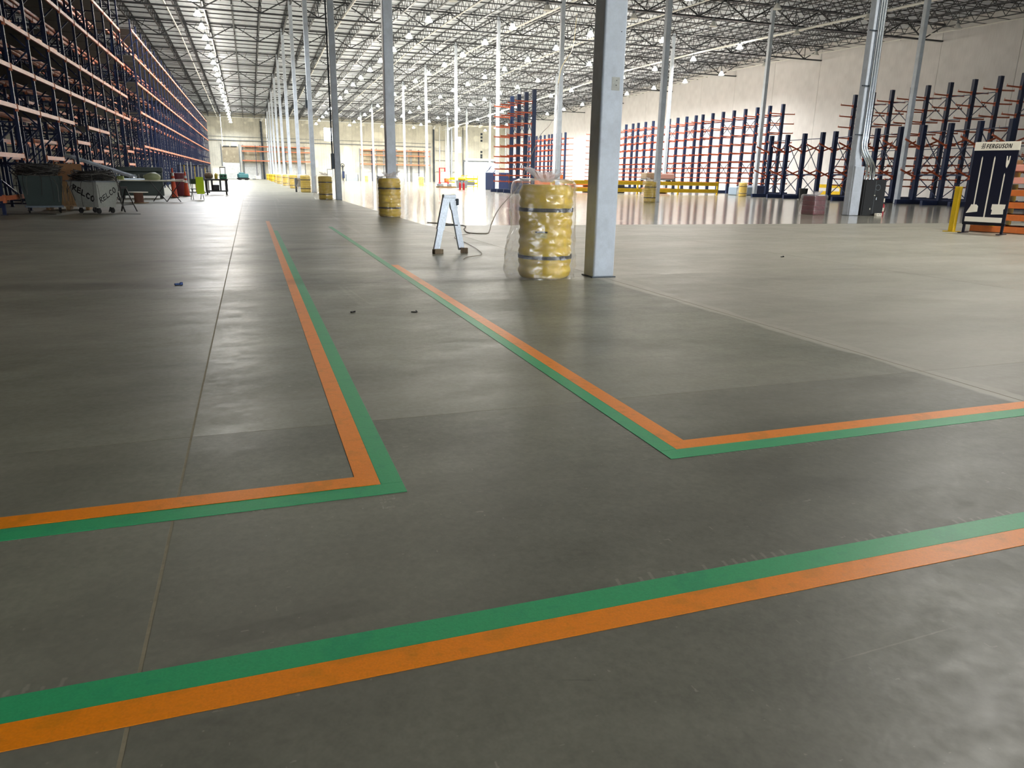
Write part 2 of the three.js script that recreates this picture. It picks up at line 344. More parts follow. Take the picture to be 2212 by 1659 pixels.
{ // joint filler a little below the slab tops
  const m = mat('jointFiller', 0x8d8570, 0.8, 0, scuff(3)); const o = part('joint_filler', bx(WALL_R - WALL_L, 0.15, WALL_NEAR - WALL_FAR, (WALL_L + WALL_R) / 2, -0.0757, (WALL_NEAR + WALL_FAR) / 2), m, floor);
  o.userData.kind = 'stuff';
}

// ───────────── walls
const wallTop = 15.2, BOT = -0.2;
const roofY = (z) => { const k = (Z0 - z) / BAY_Z, a = Math.max(-2, Math.min(10, Math.floor(k))), t = k - a; return chordH[a] * (1 - t) + chordH[a + 1] * t + 1.62; };
{
  const w = struct('wall_right');                   // white tilt-up panels with joints between them
  const pw = BAY_Z / 2;
  for (let z = WALL_NEAR; z > WALL_FAR + 0.1; z -= pw) {
    const z1 = Math.max(WALL_FAR, z - pw);
    part('wall_panel', bx(0.3, wallTop - BOT, z - z1 - 0.03, WALL_R + 0.15, (wallTop + BOT) / 2, (z + z1) / 2), M.wallWhite, w);
  }
  part('joint_sealant', bx(0.2, wallTop - BOT, WALL_NEAR - WALL_FAR, WALL_R + 0.15, (wallTop + BOT) / 2, (WALL_NEAR + WALL_FAR) / 2), M.jointDark, w);
  const l = struct('wall_left'); part('wall_panel', bx(0.3, wallTop - BOT, WALL_NEAR - WALL_FAR, WALL_L - 0.15, (wallTop + BOT) / 2, (WALL_NEAR + WALL_FAR) / 2), M.wallWhite, l);
  // behind the camera: dock wall with its doors rolled up to the daylight
  const b = struct('wall_back'), dw = 3.4, dh = 4.2, xs = []; for (let x = 2; x < 50; x += 8.5) xs.push(x);
  let xl = WALL_L - 0.3; for (const x of xs) { part('wall_panel', bx(x - xl, wallTop - BOT, 0.3, (x + xl) / 2, (wallTop + BOT) / 2, WALL_NEAR + 0.15), M.wallWhite, b); part('wall_panel', bx(dw, wallTop - dh, 0.3, x + dw / 2, (wallTop + dh) / 2, WALL_NEAR + 0.15), M.wallWhite, b); xl = x + dw; }
  part('wall_panel', bx(WALL_R + 0.3 - xl, wallTop - BOT, 0.3, (WALL_R + 0.3 + xl) / 2, (wallTop + BOT) / 2, WALL_NEAR + 0.15), M.wallWhite, b);
  const y2 = part('yard_paving', bx(140, 0.2, 40, 5, -0.32, WALL_NEAR + 20.5), mat('yardBack', 0xb8b4aa, 0.9), scene); y2.userData = { kind: 'structure' };
}
// far wall: concrete panels around two windows and one open dock door
const OPEN = [[15.3, 17.1, 7.85, 10.55], [43.55, 44.95, 6.3, 9.65], [45.7, 52.8, 0, 4.35]];
{
  const w = struct('wall_far'), T = 0.3, zc = WALL_FAR - T / 2;
  const cuts = [WALL_L]; for (let x = X0 - 2 * BAY_X; x < WALL_R; x += BAY_X / 2) cuts.push(x); cuts.push(WALL_R);
  for (let i = 0; i < cuts.length - 1; i++) {
    const a = cuts[i], b = cuts[i + 1], list = [], hs = OPEN.filter((o) => o[0] < b && o[1] > a);
    if (!hs.length) list.push([a, b, BOT, wallTop]);
    else {
      let x = a; const xs = [a, b]; for (const o of hs) xs.push(clamp(o[0], a, b), clamp(o[1], a, b)); xs.sort((p, q) => p - q);
      for (let k = 0; k < xs.length - 1; k++) { if (xs[k + 1] - xs[k] < 1e-6) continue; const mid = (xs[k] + xs[k + 1]) / 2, o = hs.find((q) => q[0] < mid && q[1] > mid);
        if (!o) list.push([xs[k], xs[k + 1], BOT, wallTop]); else { list.push([xs[k], xs[k + 1], o[3], wallTop]); list.push([xs[k], xs[k + 1], BOT, o[2]]); } }
    }
    part('wall_panel', list.filter((q) => q[3] - q[2] > 0.01).map(([p, q, y0, y1]) => bx(q - p - (p === a ? 0.02 : 0), y1 - y0, T, (p + q) / 2 + (p === a ? 0.01 : 0), (y0 + y1) / 2, zc)), M.wallConc, w);
  }
  OPEN.slice(0, 2).forEach((o, i) => {              // fixed lights high in the wall
    const g = struct(`window_${i + 1}`), f = 0.06;
    part('window_frame', [bx(o[1] - o[0], f, 0.12, (o[0] + o[1]) / 2, o[2] + f / 2, WALL_FAR - 0.1), bx(o[1] - o[0], f, 0.12, (o[0] + o[1]) / 2, o[3] - f / 2, WALL_FAR - 0.1), bx(f, o[3] - o[2] - 2 * f, 0.12, o[0] + f / 2, (o[2] + o[3]) / 2, WALL_FAR - 0.1), bx(f, o[3] - o[2] - 2 * f, 0.12, o[1] - f / 2, (o[2] + o[3]) / 2, WALL_FAR - 0.1)], M.pipeWhite, g);
    part('pane', bx(o[1] - o[0] - 2 * f, o[3] - o[2] - 2 * f, 0.01, (o[0] + o[1]) / 2, (o[2] + o[3]) / 2, WALL_FAR - 0.1), M.glassPane, g);
  });
  // yard outside the open door
  const y = part('yard_paving', bx(60, 0.2, 40, 45, -0.32, WALL_FAR - 20.5), mat('yard', 0xb8b4aa, 0.9), scene); y.userData = { kind: 'structure' };
}

// ───────────── roof: ribbed deck, joists and girders
const ceiling = struct('ceiling');
{
  for (let k = -2; k < 11; k++) {                   // deck sheets: trapezoid ribs across the building
    const za = zk(k), zb = zk(k + 1), ya = chordH[k] + 1.62, yb = chordH[k + 1] + 1.62, n = 30, sh = new THREE.Shape();
    const pts = [];
    for (let i = 0; i < n; i++) for (const [t, h] of [[0, 0], [0.5, 0], [0.6, 0.11], [0.9, 0.11]]) { const s = (i + t) / n; pts.push([s * BAY_Z, ya + (yb - ya) * s + h]); }
    pts.push([BAY_Z, yb]);
    sh.moveTo(0, ya + 0.2); for (const q of pts) sh.lineTo(q[0], q[1]); sh.lineTo(BAY_Z, yb + 0.2);
    const g = new THREE.ExtrudeGeometry(sh, { depth: WALL_R - WALL_L + 0.6, bevelEnabled: false, steps: 1 });
    // shape (s, y) extruded along +z; turn so that s runs to -Z and the extrusion to +X
    g.applyMatrix4(new THREE.Matrix4().makeBasis(V(0, 0, -1), V(0, 1, 0), V(1, 0, 0)).setPosition(WALL_L - 0.3, 0, za));
    part('deck_sheet', g, M.deck, ceiling);
  }
  // girder: chords of twin angles and a web with a panel point under every second joist
  const nJ = 8, sp = BAY_X / nJ, D = 1.36, gg = [];
  gg.push(bx(BAY_X, 0.11, 0.2, 0, D - 0.05, 0), bx(BAY_X, 0.11, 0.2, 0, 0.05, 0));
  for (let i = 0; i < nJ; i++) { const x = -BAY_X / 2 + sp * i, up = i % 2 === 0; gg.push(bar(V(x, up ? D - 0.08 : 0.08, 0), V(x + sp, up ? 0.08 : D - 0.08, 0), 0.085, 0.085)); }
  for (let i = 1; i < nJ; i += 2) { const x = -BAY_X / 2 + sp * i; gg.push(bar(V(x, 0.08, 0), V(x - 0.02, D - 0.08, 0), 0.05)); }
  for (let i = 0; i <= 2 * nJ; i++) if (i % 2) { const x = -BAY_X / 2 + sp * i / 2; gg.push(bar(V(x, D - 0.08, 0), V(x + (((i - 1) / 2) % 2 ? 0.35 : -0.35), D / 2, 0), 0.04)); }
  const girderG = ready(gg);
  for (let k = -1; k <= 10; k++) for (let b = -3; b < 3; b++) {
    const o = part('girder', girderG, M.roofSteel, ceiling); o.position.set(X0 + BAY_X * (b + 0.5), chordH[k], zk(k));
  }
  // open-web joist between two girder lines
  const L = BAY_Z, dJ = 0.92, jg = [bx(0.13, 0.055, L, 0, dJ - 0.03, 0), bx(0.13, 0.055, L - 1.6, 0, 0.03, 0)], nW = 20, st = (L - 1.6) / nW;
  for (let i = 0; i < nW; i++) { const z = -(L - 1.6) / 2 + st * i, up = i % 2; jg.push(bar(V(0, up ? dJ - 0.05 : 0.04, z), V(0, up ? 0.04 : dJ - 0.05, z + st), 0.035)); }
  for (const s of [-1, 1]) jg.push(bar(V(0, 0.04, s * (L / 2 - 0.8)), V(0, dJ - 0.06, s * (L / 2 - 0.08)), 0.05));
  const joistG = ready(jg), all = [];
  for (let k = -2; k < 11; k++) for (let b = -3 * nJ; b < 3 * nJ; b++) {
    const x = X0 + sp * (b + 0.5) - sp / 2, y = (chordH[k] + chordH[k + 1]) / 2 + 1.62 - dJ - 0.015, z = (zk(k) + zk(k + 1)) / 2;
    all.push([x, y, z, Math.atan2(chordH[k + 1] - chordH[k], BAY_Z), Math.hypot(x - 8, z) + (z > -15 ? 400 : 0) + (x < -8 ? 60 : 0)]);
  }
  all.sort((p, q) => p[4] - q[4]);
  const rest = [];
  all.forEach(([x, y, z, a], i) => {
    if (i < 290) { const o = part('joist', joistG, M.roofSteel, ceiling); o.position.set(x, y, z); o.rotation.x = a; }
    else rest.push(new THREE.Matrix4().makeRotationX(a).setPosition(x, y, z));
  });
  const im = new THREE.InstancedMesh(joistG, M.roofSteel, rest.length); rest.forEach((m, i) => im.setMatrixAt(i, m)); im.name = 'joist_field'; im.userData = { kind: 'stuff' }; ceiling.add(im);
  // bridging: thin angles across the joists, two lines low and two high in every bay
  for (let k = -1; k < 11; k++) for (const t of [0.14, 0.28, 0.42, 0.57, 0.71, 0.86]) {
    const z = zk(k) - BAY_Z * t, y = chordH[k] * (1 - t) + chordH[k + 1] * t + 1.62;
    part('bridging', [bx(WALL_R - WALL_L, 0.045, 0.045, (WALL_L + WALL_R) / 2, y - dJ + 0.06, z), bx(WALL_R - WALL_L, 0.045, 0.045, (WALL_L + WALL_R) / 2, y - 0.14, z + 0.12)], M.roofSteel, ceiling);
  }
}
// sprinkler mains under the joists, one along each few joist lines
{
  for (const [x, r, n] of [[40.7, 0.085, 0], [22.4, 0.07, 1], [8.2, 0.06, 2], [-5.1, 0.06, 3], [53.9, 0.05, 4], [30.5, 0.05, 5], [16.5, 0.045, 6]]) {
    const where = ['above the tall cantilever racks', 'over the second column line', 'right of the aisle column line', 'above the pallet rack front', 'along the white wall', 'between the second and third column lines', 'over the open floor by the second columns'][n];
    const t = thing('sprinkler_main', `long white sprinkler pipe hung under the roof ${where}`, 'pipe', [0, 0, 0], 0, 'sprinkler mains');
    for (let k = -1; k < 11; k++) part('pipe', rod(V(x, chordH[k] + 0.5 - (n ? 0 : 0.7), zk(k)), V(x, chordH[k + 1] + 0.5 - (n ? 0 : 0.7), zk(k + 1)), r, 10), M.pipeWhite, t);
    for (let k = 0; k < 11; k++) part('hanger', rod(V(x, chordH[k] + 0.45 - (n ? 0 : 0.7), zk(k) - 3), V(x, chordH[k] + 1.3, zk(k) - 3), 0.012, 5), M.roofSteel, t);
  }
}

// ───────────── steel columns
const colTopAt = (k) => chordH[k] + 1.34;
{
  const colG = {};
  const linePhrase = ['the column line beside the taped aisle', 'the middle column line in the open floor', 'the column line among the cantilever racks'];
  for (let l = 0; l < 3; l++) for (let k = l === 2 ? 2 : (l ? 1 : 0); k <= 10; k++) {
    const h = colTopAt(k), x = colX[l], z = zk(k);
    let label = `white square steel column, ${ORD[k - (l === 2 ? 2 : l)]} from the front in ${linePhrase[l]}`;
    if (l === 0 && k === 0) label = 'nearest and widest white square steel column beside the bagged yellow barrel';
    if (l === 1 && k === 1) label = 'white square steel column carrying silver conduits down to a black panel';
    if (l === 1 && k === 2) label = 'white square steel column behind the small wrapped barrel before the yellow guardrail';
    const t = thing('steel_column', label, 'column', [x, 0, z], 0, 'white steel building columns');
    colG[k] = colG[k] || ready(rbx(0.28, h, 0.28, 0, h / 2, 0, 0.028, 3));
    part('shaft', colG[k], M.columnPaint, t);
    part('grout_pad', bx(0.31, 0.012, 0.31, 0, 0.006, 0), M.darkSteel, t, 'dark sealant around the foot');
    part('cap_plate', bx(0.36, 0.03, 0.36, 0, h + 0.015, 0), M.roofSteel, t);
    if (l === 1 && k === 1) {                       // boxed-in lower part with the conduits' sweep above it
      part('column_jacket', [rbx(0.42, 1.75, 0.36, 0.08, 0.885, 0.03, 0.012, 1), bar(V(0.02, 1.72, 0.03), V(0.02, 2.0, 0.0), 0.3, 0.3)], M.columnPaint, t, 'wider boxed casing at the foot');
      for (let i = 0; i < 5; i++) part('stencil', [bx(0.004, 0.07, 0.012, -0.1325, 1.35 - i * 0.13, 0.02 + 0.05 * (i % 2)), bx(0.004, 0.012, 0.07, -0.1325, 1.35 - i * 0.13 + 0.03, 0.04)], M.darkSteel, t, 'dark stencilled mark');
    }
    if (l === 0 && k === 0) {
      part('tape_patch', rbx(0.1, 0.14, 0.004, 0.03, 2.18, 0.141, 0.0015, 1), mat('patch', 0xbfc0ba, 0.7, 0, scuff(6)), t, 'grey tape square with two holes');
      part('hole', cyl(0.005, 0.004, 0, 0, 0, 8).rotateX(Math.PI / 2).translate(0.04, 2.215, 0.144), M.inkBlack, t); part('hole', cyl(0.006, 0.004, 0, 0, 0, 8).rotateX(Math.PI / 2).translate(0.035, 2.165, 0.144), M.inkBlack, t);
      part('hole', cyl(0.006, 0.004, 0, 0, 0, 8).rotateX(Math.PI / 2).translate(0.07, 2.72, 0.141), M.inkBlack, t);
    }
  }
}

// ───────────── floor marking tape
{
  const tp = (x0, x1, z0, z1, y = 0.0012, h = 0.0018) => rbx(x1 - x0, h, z0 - z1, (x0 + x1) / 2, y, (z0 + z1) / 2, 0.0008, 1);
  const tape = (name, g, m, label) => solo(name, g, m, label, 'floor tape', [0, 0, 0], 0, 'walkway marking tapes');
  tape('floor_tape', tp(-6, 7.5, -1.572, -1.665), M.tapeGreen, 'long green floor tape nearest the camera, above the nearest orange strip');
  tape('floor_tape', tp(-6, 7.5, -1.4815, -1.5715), M.tapeOrange, 'nearest orange floor tape running across the bottom of the view');
  tape('floor_tape', tp(-6, 0.472, -2.497, -2.59), M.tapeGreen, 'green floor tape crossing at the left, ending at the aisle corner');
  tape('floor_tape', tp(-6, 0.372, -2.5905, -2.685, 0.003), M.tapeOrange, 'orange floor tape crossing at the left with a rounded overlapping end');
  tape('floor_tape', tp(0.3885, 0.472, -2.5905, -16.2), M.tapeGreen, 'green floor tape along the left side of the walkway into the distance');
  tape('floor_tape', tp(0.300, 0.388, -2.5905, -19.5), M.tapeOrange, 'orange floor tape along the left side of the walkway into the distance');
  tape('floor_tape', tp(1.604, 7.5, -2.497, -2.59), M.tapeGreen, 'green floor tape crossing at the right from the walkway corner');
  tape('floor_tape', tp(1.6885, 7.5, -2.5905, -2.684), M.tapeOrange, 'orange floor tape crossing at the right from the walkway corner');
  tape('floor_tape', tp(1.604, 1.688, -2.5905, -17.3), M.tapeGreen, 'green floor tape along the right side of the walkway, turning pale far off');
  tape('floor_tape', tp(1.6885, 1.782, -2.6845, -9.68), M.tapeOrange, 'orange floor tape along the right side of the walkway, ending before the sawhorse');
}
// ───────────── pallet racks along the aisle
{
  const PW = 2.45, DEP = 1.07;
  const frameG = {};
  function frame(h) {                               // upright frame: two posts, feet and zigzag bracing; origin front post, back towards -x
    if (frameG[h]) return frameG[h];
    const g = [bx(0.08, h, 0.065, 0, h / 2, 0), bx(0.08, h, 0.065, -DEP, h / 2, 0), bx(0.15, 0.012, 0.13, 0, 0.006, 0), bx(0.15, 0.012, 0.13, -DEP, 0.006, 0)];
    let y = 0.2, s = 0; while (y + 1.1 < h) { g.push(bar(V(s ? -DEP : 0, y, 0), V(s ? 0 : -DEP, y + 1.1, 0), 0.035, 0.045), bar(V(0, y, 0), V(-DEP, y, 0), 0.035, 0.045)); y += 1.1; s ^= 1; }
    return frameG[h] = ready(g);
  }
  const beamG = ready([bx(0.05, 0.115, PW - 0.09, 0, 0, 0), bx(0.02, 0.05, PW - 0.09, -0.03, -0.03, 0), bx(0.06, 0.2, 0.012, 0, -0.02, (PW - 0.1) / 2), bx(0.06, 0.2, 0.012, 0, -0.02, -(PW - 0.1) / 2)]);
  const boardG = ready(bx(DEP - 0.12, 0.03, PW - 0.1, 0, 0, 0));
  function rackRow(label, x, zNear, n, h, levels, boards, front = true) {
    const t = thing('pallet_rack', label, 'rack', [x, 0, zNear], 0, 'tall blue and orange pallet racks');
    for (let i = 0; i <= n; i++) part('upright_frame', frame(h), M.rackNavy, t).position.set(0, 0, -PW * i);
    levels.forEach((lv, li) => {
      for (let i = 0; i < n; i++) {
        if (lv.only && !lv.only(i)) continue;
        const z = -PW * (i + 0.5);
        part('beam', beamG, M.beamOrange, t).position.set(0.045, lv.y, z);
        const b = part('beam', beamG, M.beamOrange, t); b.position.set(-DEP - 0.045, lv.y, z); b.rotation.y = Math.PI;
        if (boards && boards(li, i)) part('shelf_board', boardG, M.rackBoard, t).position.set(-DEP / 2, lv.y + 0.03, z);
      }
    });
    return t;
  }
  const zA = -17.45, nA = 12, zB = -51.75;
  const LA = [{ y: 8.33 }, { y: 6.61 }, { y: 5.0 }, { y: 3.85 }, { y: 2.8, only: (i) => i <= 5 || i === 7 || i === 8 }, { y: 2.16, only: (i) => i === 6 || i === 11 }, { y: 1.5, only: (i) => i < 3 || i === 4 || i === 7 || i === 11 }, { y: 9.95 }, { y: 0.42, only: (i) => i < 3 }];
  const LB = [{ y: 9.17 }, { y: 7.73 }, { y: 6.25 }, { y: 4.6 }, { y: 2.63 }];
  rackRow('front pallet rack block behind the scrap bins, pale shelf boards on orange beams', -6, zA, nA, 10.9, LA, (l) => l < 5 || l === 7);
  rackRow('pallet rack block standing back to back behind the scrap bins block', -7.4, zA, nA, 10.9, LA, (l, i) => (l + i) % 3 === 0);
  rackRow('front pallet rack block beyond the gap, up to its step in the top beams', -6, zB, 17, 9.73, LB, (l, i) => l < 2 || (l === 2 && i < 5) || (l === 3 && i < 2));
  rackRow('pallet rack block standing back to back behind the block beyond the gap', -7.4, zB, 17, 9.73, LB, (l, i) => (l * 3 + i) % 5 === 0);
  rackRow('front pallet rack block farthest down the aisle, reaching towards the concrete wall', -6, zB - PW * 17.12, 17, 9.6, LB, (l, i) => l < 1 && i % 3);
  rackRow('pallet rack block standing back to back behind the farthest front block', -7.4, zB - PW * 17.12, 14, 9.6, LB, (l, i) => (l + 2 * i) % 7 === 0);
  // deeper rows, seen only through the front ones
  function deepRow(label, x, zNear, n, h, levels) {
    const t = thing('pallet_rack', label, 'rack', [x, 0, zNear], 0, 'tall blue and orange pallet racks');
    for (let i = 0; i <= n; i++) part('upright_frame', frame(h), M.rackNavy, t).position.set(0, 0, -PW * i);
    for (const lv of levels) { const o = part('beam', [bx(0.05, 0.115, PW * n, 0.045, lv.y, -PW * n / 2), bx(0.05, 0.115, PW * n, -DEP - 0.045, lv.y, -PW * n / 2)], M.beamOrange, t); o.name = 'beam_run'; }
  }
  deepRow('second pallet rack row behind the scrap bins block, glimpsed across its aisle', -12.2, -15, 13, 10.9, LA.filter((l) => !l.only));
  deepRow('third pallet rack row behind the scrap bins block, deepest one glimpsed', -18.6, -20, 12, 10.9, LA.filter((l) => !l.only));
  deepRow('second pallet rack row behind the block beyond the gap, glimpsed across its aisle', -12.2, -51.75, 26, 9.73, LB);
}

// ───────────── cantilever racks
{
  const colG = {}, H_T = 7.95;
  const colShape = (h, w = 0.2, d = 0.3) => colG[h] = colG[h] || ready([bx(d, h, 0.02, 0, h / 2, w / 2 - 0.01), bx(d, h, 0.02, 0, h / 2, -w / 2 + 0.01), bx(d - 0.02, h, w - 0.03, 0, h / 2, 0)]);
  function armGeo(L, rise) {                        // tapered arm with an end stop pin, from the column face to +x
    const g = bar(V(0, 0, 0), V(L, rise, 0), 0.07, 0.085), pin = bx(0.02, 0.11, 0.02, L - 0.02, rise + 0.08, 0);
    return ready([g, pin, bx(0.03, 0.24, 0.13, 0.015, -0.02, 0)]);
  }
  function baseGeo(L) { return ready([bx(L, 0.26, 0.17, L / 2, 0.13, 0), bx(L, 0.02, 0.22, L / 2, 0.01, 0)]); }
  const armT = armGeo(1.2, 0.03), armS = armGeo(1.18, 0.42), armI = armGeo(1.35, 0.02), baseT = baseGeo(1.3), baseS = baseGeo(1.2), baseI = baseGeo(1.6);
  function unit(label, x, zs, h, levels, arm, base, sides, hasBrace, braceY) {
    const t = thing('cantilever_rack', label, 'rack', [x, 0, zs[0]], 0, 'navy cantilever racks with orange arms');
    zs.forEach((z, i) => {
      const dz = z - zs[0];
      part('rack_column', colShape(h), M.navy, t).position.set(0, 0, dz);
      for (const s of sides) {
        const b = part('base_foot', base, M.darkBlue, t); b.position.set(0.14 * s, 0, dz); if (s < 0) b.rotation.y = Math.PI;
        for (const y of levels) { const a = part('arm', arm, M.armOrange, t); a.position.set(0.15 * s, y, dz); if (s < 0) a.rotation.y = Math.PI; }
      }
      if (i) {
        const za = zs[i - 1] - zs[0];
        for (const [y0, y1] of braceY) {
          const g = []; g.push(bar(V(0, y0, za), V(0, y0, dz), 0.05), bar(V(0, y1, za), V(0, y1, dz), 0.05));
          if (hasBrace(i)) g.push(bar(V(0.012, y0, za), V(0.012, y1, dz), 0.04), bar(V(-0.03, y1, za), V(-0.03, y0, dz), 0.04));
          part('brace', g, M.navy, t);
        }
      }
    });
    return t;
  }
  const run = (z, n, s = 1.83) => Array.from({ length: n }, (_, i) => z - s * i);
  const LT = [7.1, 6.27, 5.46, 4.64, 3.82, 3.0, 2.45, 1.97, 1.48, 1.0], XT = 46;
  const br = [[5.5, 6.95], [1.5, 3.1]];
  unit('tall navy cantilever rack unit, leftmost of those behind the yellow guardrail', XT, run(-86.31, 7), H_T, LT, armT, baseT, [-1, 1], (i) => i % 2, br);
  unit('tall navy cantilever rack unit of eight columns behind the yellow guardrail', XT, run(-72.13, 8), H_T, LT, armT, baseT, [-1, 1], (i) => i % 3 !== 2, br);
  unit('tall navy cantilever rack unit of eight columns right of the guardrail end', XT, run(-58.04, 8, 1.827), H_T, LT, armT, baseT, [-1, 1], (i) => i % 2, br);
  unit('tall navy cantilever rack unit just behind the black electrical panel', XT, run(-43.95, 4), H_T, LT, armT, baseT, [-1, 1], () => true, [[5.5, 7.0], [2, 3.6]]);
  unit('tall navy cantilever rack unit with bright orange arms right of the conduits', XT, run(-37.12, 4), H_T, LT, armT, baseT, [-1, 1], () => true, [[5.5, 7.0], [2, 3.6]]);
  unit('tall navy cantilever rack unit cut off by the right edge above the tool board', XT, run(-30.05, 4), H_T, LT, armT, baseT, [-1, 1], () => true, [[5.5, 7.0], [2, 3.6]]);
  unit('distant tall cantilever rack unit seen just left of the nearest column', XT, run(-107.8, 4), H_T, LT, armT, baseT, [-1, 1], (i) => i % 2, br);
  unit('farthest tall cantilever rack unit, right of the lone rack', XT, run(-114.55, 6), H_T, LT, armT, baseT, [-1, 1], (i) => i % 2, br);
  const LS = [3.35, 1.6], XS = 38.62;
  unit('low cantilever rack unit with upswept arms, left end behind the small trash can', XS, run(-44.1, 4, 1.85), 4.62, LS, armS, baseS, [-1, 1], () => true, [[1.75, 4.2], [0.3, 1.7]]);
  unit('low cantilever rack unit with upswept arms, in front of the tall rack and panel', XS, run(-37.31, 4, 1.85), 4.62, LS, armS, baseS, [-1, 1], (i) => i !== 2, [[1.75, 4.2], [0.3, 1.7]]);
  unit('low cantilever rack unit with upswept arms, partly hidden by the tool board', XS, run(-30.0, 4, 1.87), 4.62, LS, armS, baseS, [-1, 1], () => true, [[1.75, 4.2], [0.3, 1.7]]);
  unit('low cantilever rack unit with upswept arms at the right edge', XS, run(-24.5, 3, 1.85), 4.62, LS, armS, baseS, [-1, 1], () => true, [[1.75, 4.2], [0.3, 1.7]]);
  const LI = [6.6, 5.82, 5.05, 4.29, 3.53, 2.77, 2.28, 1.8, 1.31, 0.84];
  unit('lone tall cantilever rack of four columns with arms to one side only', 20.4, run(-53.96, 4, 1.675), 7.44, LI, armI, baseI, [-1], () => true, [[4.2, 5.6], [1.3, 2.6]]);
}

// ───────────── yellow guardrails
{
  const railG = (L) => [bx(L, 0.3, 0.03, L / 2, 0, 0.03), bx(L, 0.05, 0.06, L / 2, 0.1, 0.06), bx(L, 0.05, 0.06, L / 2, -0.1, 0.06), bx(L, 0.05, 0.06, L / 2, 0, 0.055)];
  function rail(label, x, z, turn, n, L) {
    const t = thing('guardrail', label, 'guardrail', [x, 0, z], turn, 'yellow steel guardrails');
    for (let i = 0; i <= n; i++) part('post', [bx(0.11, 1.08, 0.11, i * L, 0.54, -0.06), bx(0.25, 0.02, 0.25, i * L, 0.01, -0.06), bx(0.13, 0.02, 0.13, i * L, 1.09, -0.06)], M.guardYellow, t);
    for (let i = 0; i < n; i++) for (const y of [0.9, 0.32]) part('rail', railG(L).map((g) => g.translate(i * L, y, 0)), M.guardYellow, t);
  }
  rail('long yellow guardrail in front of the tall cantilever racks', 22.9, -56.2, 0, 4, 3.92);
  rail('short yellow guardrail by the white wall behind the low racks', 48.9, -48, Math.PI / 2, 5, 1.6);
  rail('short yellow guardrail near the lone tall rack, before the open door', 25.5, -100, 0.1, 2, 2.2);
}
// ───────────── yellow column protectors, each still in its clear bag
const barrelG = (() => {
  const prof = [[0.0, 0.0], [0.27, 0.0], [0.292, 0.02]], n = 9;
  for (let i = 0; i < n; i++) { const y = 0.03 + i * 1.0 / n, d = 1.0 / n; prof.push([0.3, y + 0.002], [0.303, y + d * 0.14], [0.312, y + d * 0.32], [0.316, y + d * 0.5], [0.312, y + d * 0.68], [0.303, y + d * 0.87]); }
  prof.push([0.292, 1.045], [0.275, 1.068], [0.2, 1.07], [0.0, 1.07]);
  const g = lathe(prof, 40); const p = g.attributes.position;
  for (let i = 0; i < p.count; i++) { const x = p.getX(i), z = p.getZ(i), r = Math.hypot(x, z), a = Math.atan2(z, x); const k = 1 + 0.025 * Math.cos(4 * a); if (r > 0.05) { p.setX(i, x * k); p.setZ(i, z * k); } }
  g.computeVertexNormals(); return ready(g);
})();
const bandG = ready([new THREE.CylinderGeometry(0.322, 0.322, 0.042, 40, 1, true), bx(0.05, 0.05, 0.014, 0.1, 0, 0.312)]);
const flat = (g) => { g = g.toNonIndexed(); g.computeVertexNormals(); return g; };
function bagGeo(seed, lean, r0 = 0.335, seg = 72, rows = 46) {
  // a loose crinkled sheet tube closed at the top: folds run down it, one side sags away from the barrel
  const pos = [], idx = [], fr = (k) => k - Math.floor(k);
  const jit = (i, j, s) => LAT[((i * 73 + j * 179 + s * 997 + seed * 31) & 65535)] - 0.5;
  for (let j = 0; j <= rows; j++) for (let i = 0; i <= seg; i++) {
    const v = j / rows, ii = i % seg, a = (ii + 0.45 * jit(ii, j, 1)) / seg * Math.PI * 2, c = Math.cos(a), s = Math.sin(a);
    let y, r;
    if (v < 0.82) { y = v / 0.82 * 1.085; r = r0; if (j) y += 0.4 * jit(ii, j, 2) / rows; }
    else { const t = (v - 0.82) / 0.18; y = 1.085 + Math.sin(t * 1.57) * 0.03; r = r0 * (1 - t * 0.93); }
    const k = v < 0.82 ? 1 : 1 - (v - 0.82) / 0.18;
    const big = vn(c * 2.2 + 20 + seed, s * 2.2 + y * 1.4 + 40), f1 = Math.abs(vn(c * 6 + 60 + seed * 3, s * 6 + y * 1.3) - 0.5), f2 = Math.abs(vn(c * 5 + y * 6 + seed, s * 5 - y * 5 + 11) - 0.5);
    r += k * (0.03 * big + 0.05 * (0.25 - f1) + 0.045 * (0.2 - f2) + 0.012 * jit(ii, j, 3));
    const side = Math.pow(Math.max(0, c * lean[0] + s * lean[1]), 2.5) * k;
    const sag = side * (0.07 + 0.1 * sstep(0.95, 0.12, y) * (1 - 0.55 * sstep(0.12, 0, y)) + 0.07 * vn(y * 5 + seed, 8) + 0.02 * jit(ii, j, 4));
    pos.push(c * Math.max(r, 0.325 * Math.min(1, k * 3)) + lean[0] * sag, Math.max(0.006, y + (v < 0.82 ? 0 : 0.03 * big)), s * Math.max(r, 0.325 * Math.min(1, k * 3)) + lean[1] * sag);
  }
  for (let j = 0; j < rows; j++) for (let i = 0; i < seg; i++) { const a = j * (seg + 1) + i, b = a + 1, c = a + seg + 1, d = c + 1; if ((i + j) % 2) idx.push(a, c, b, b, c, d); else idx.push(a, c, d, a, d, b); }
  const g = new THREE.BufferGeometry(); g.setAttribute('position', new THREE.Float32BufferAttribute(pos, 3)); g.setIndex(idx);
  return flat(g);
}
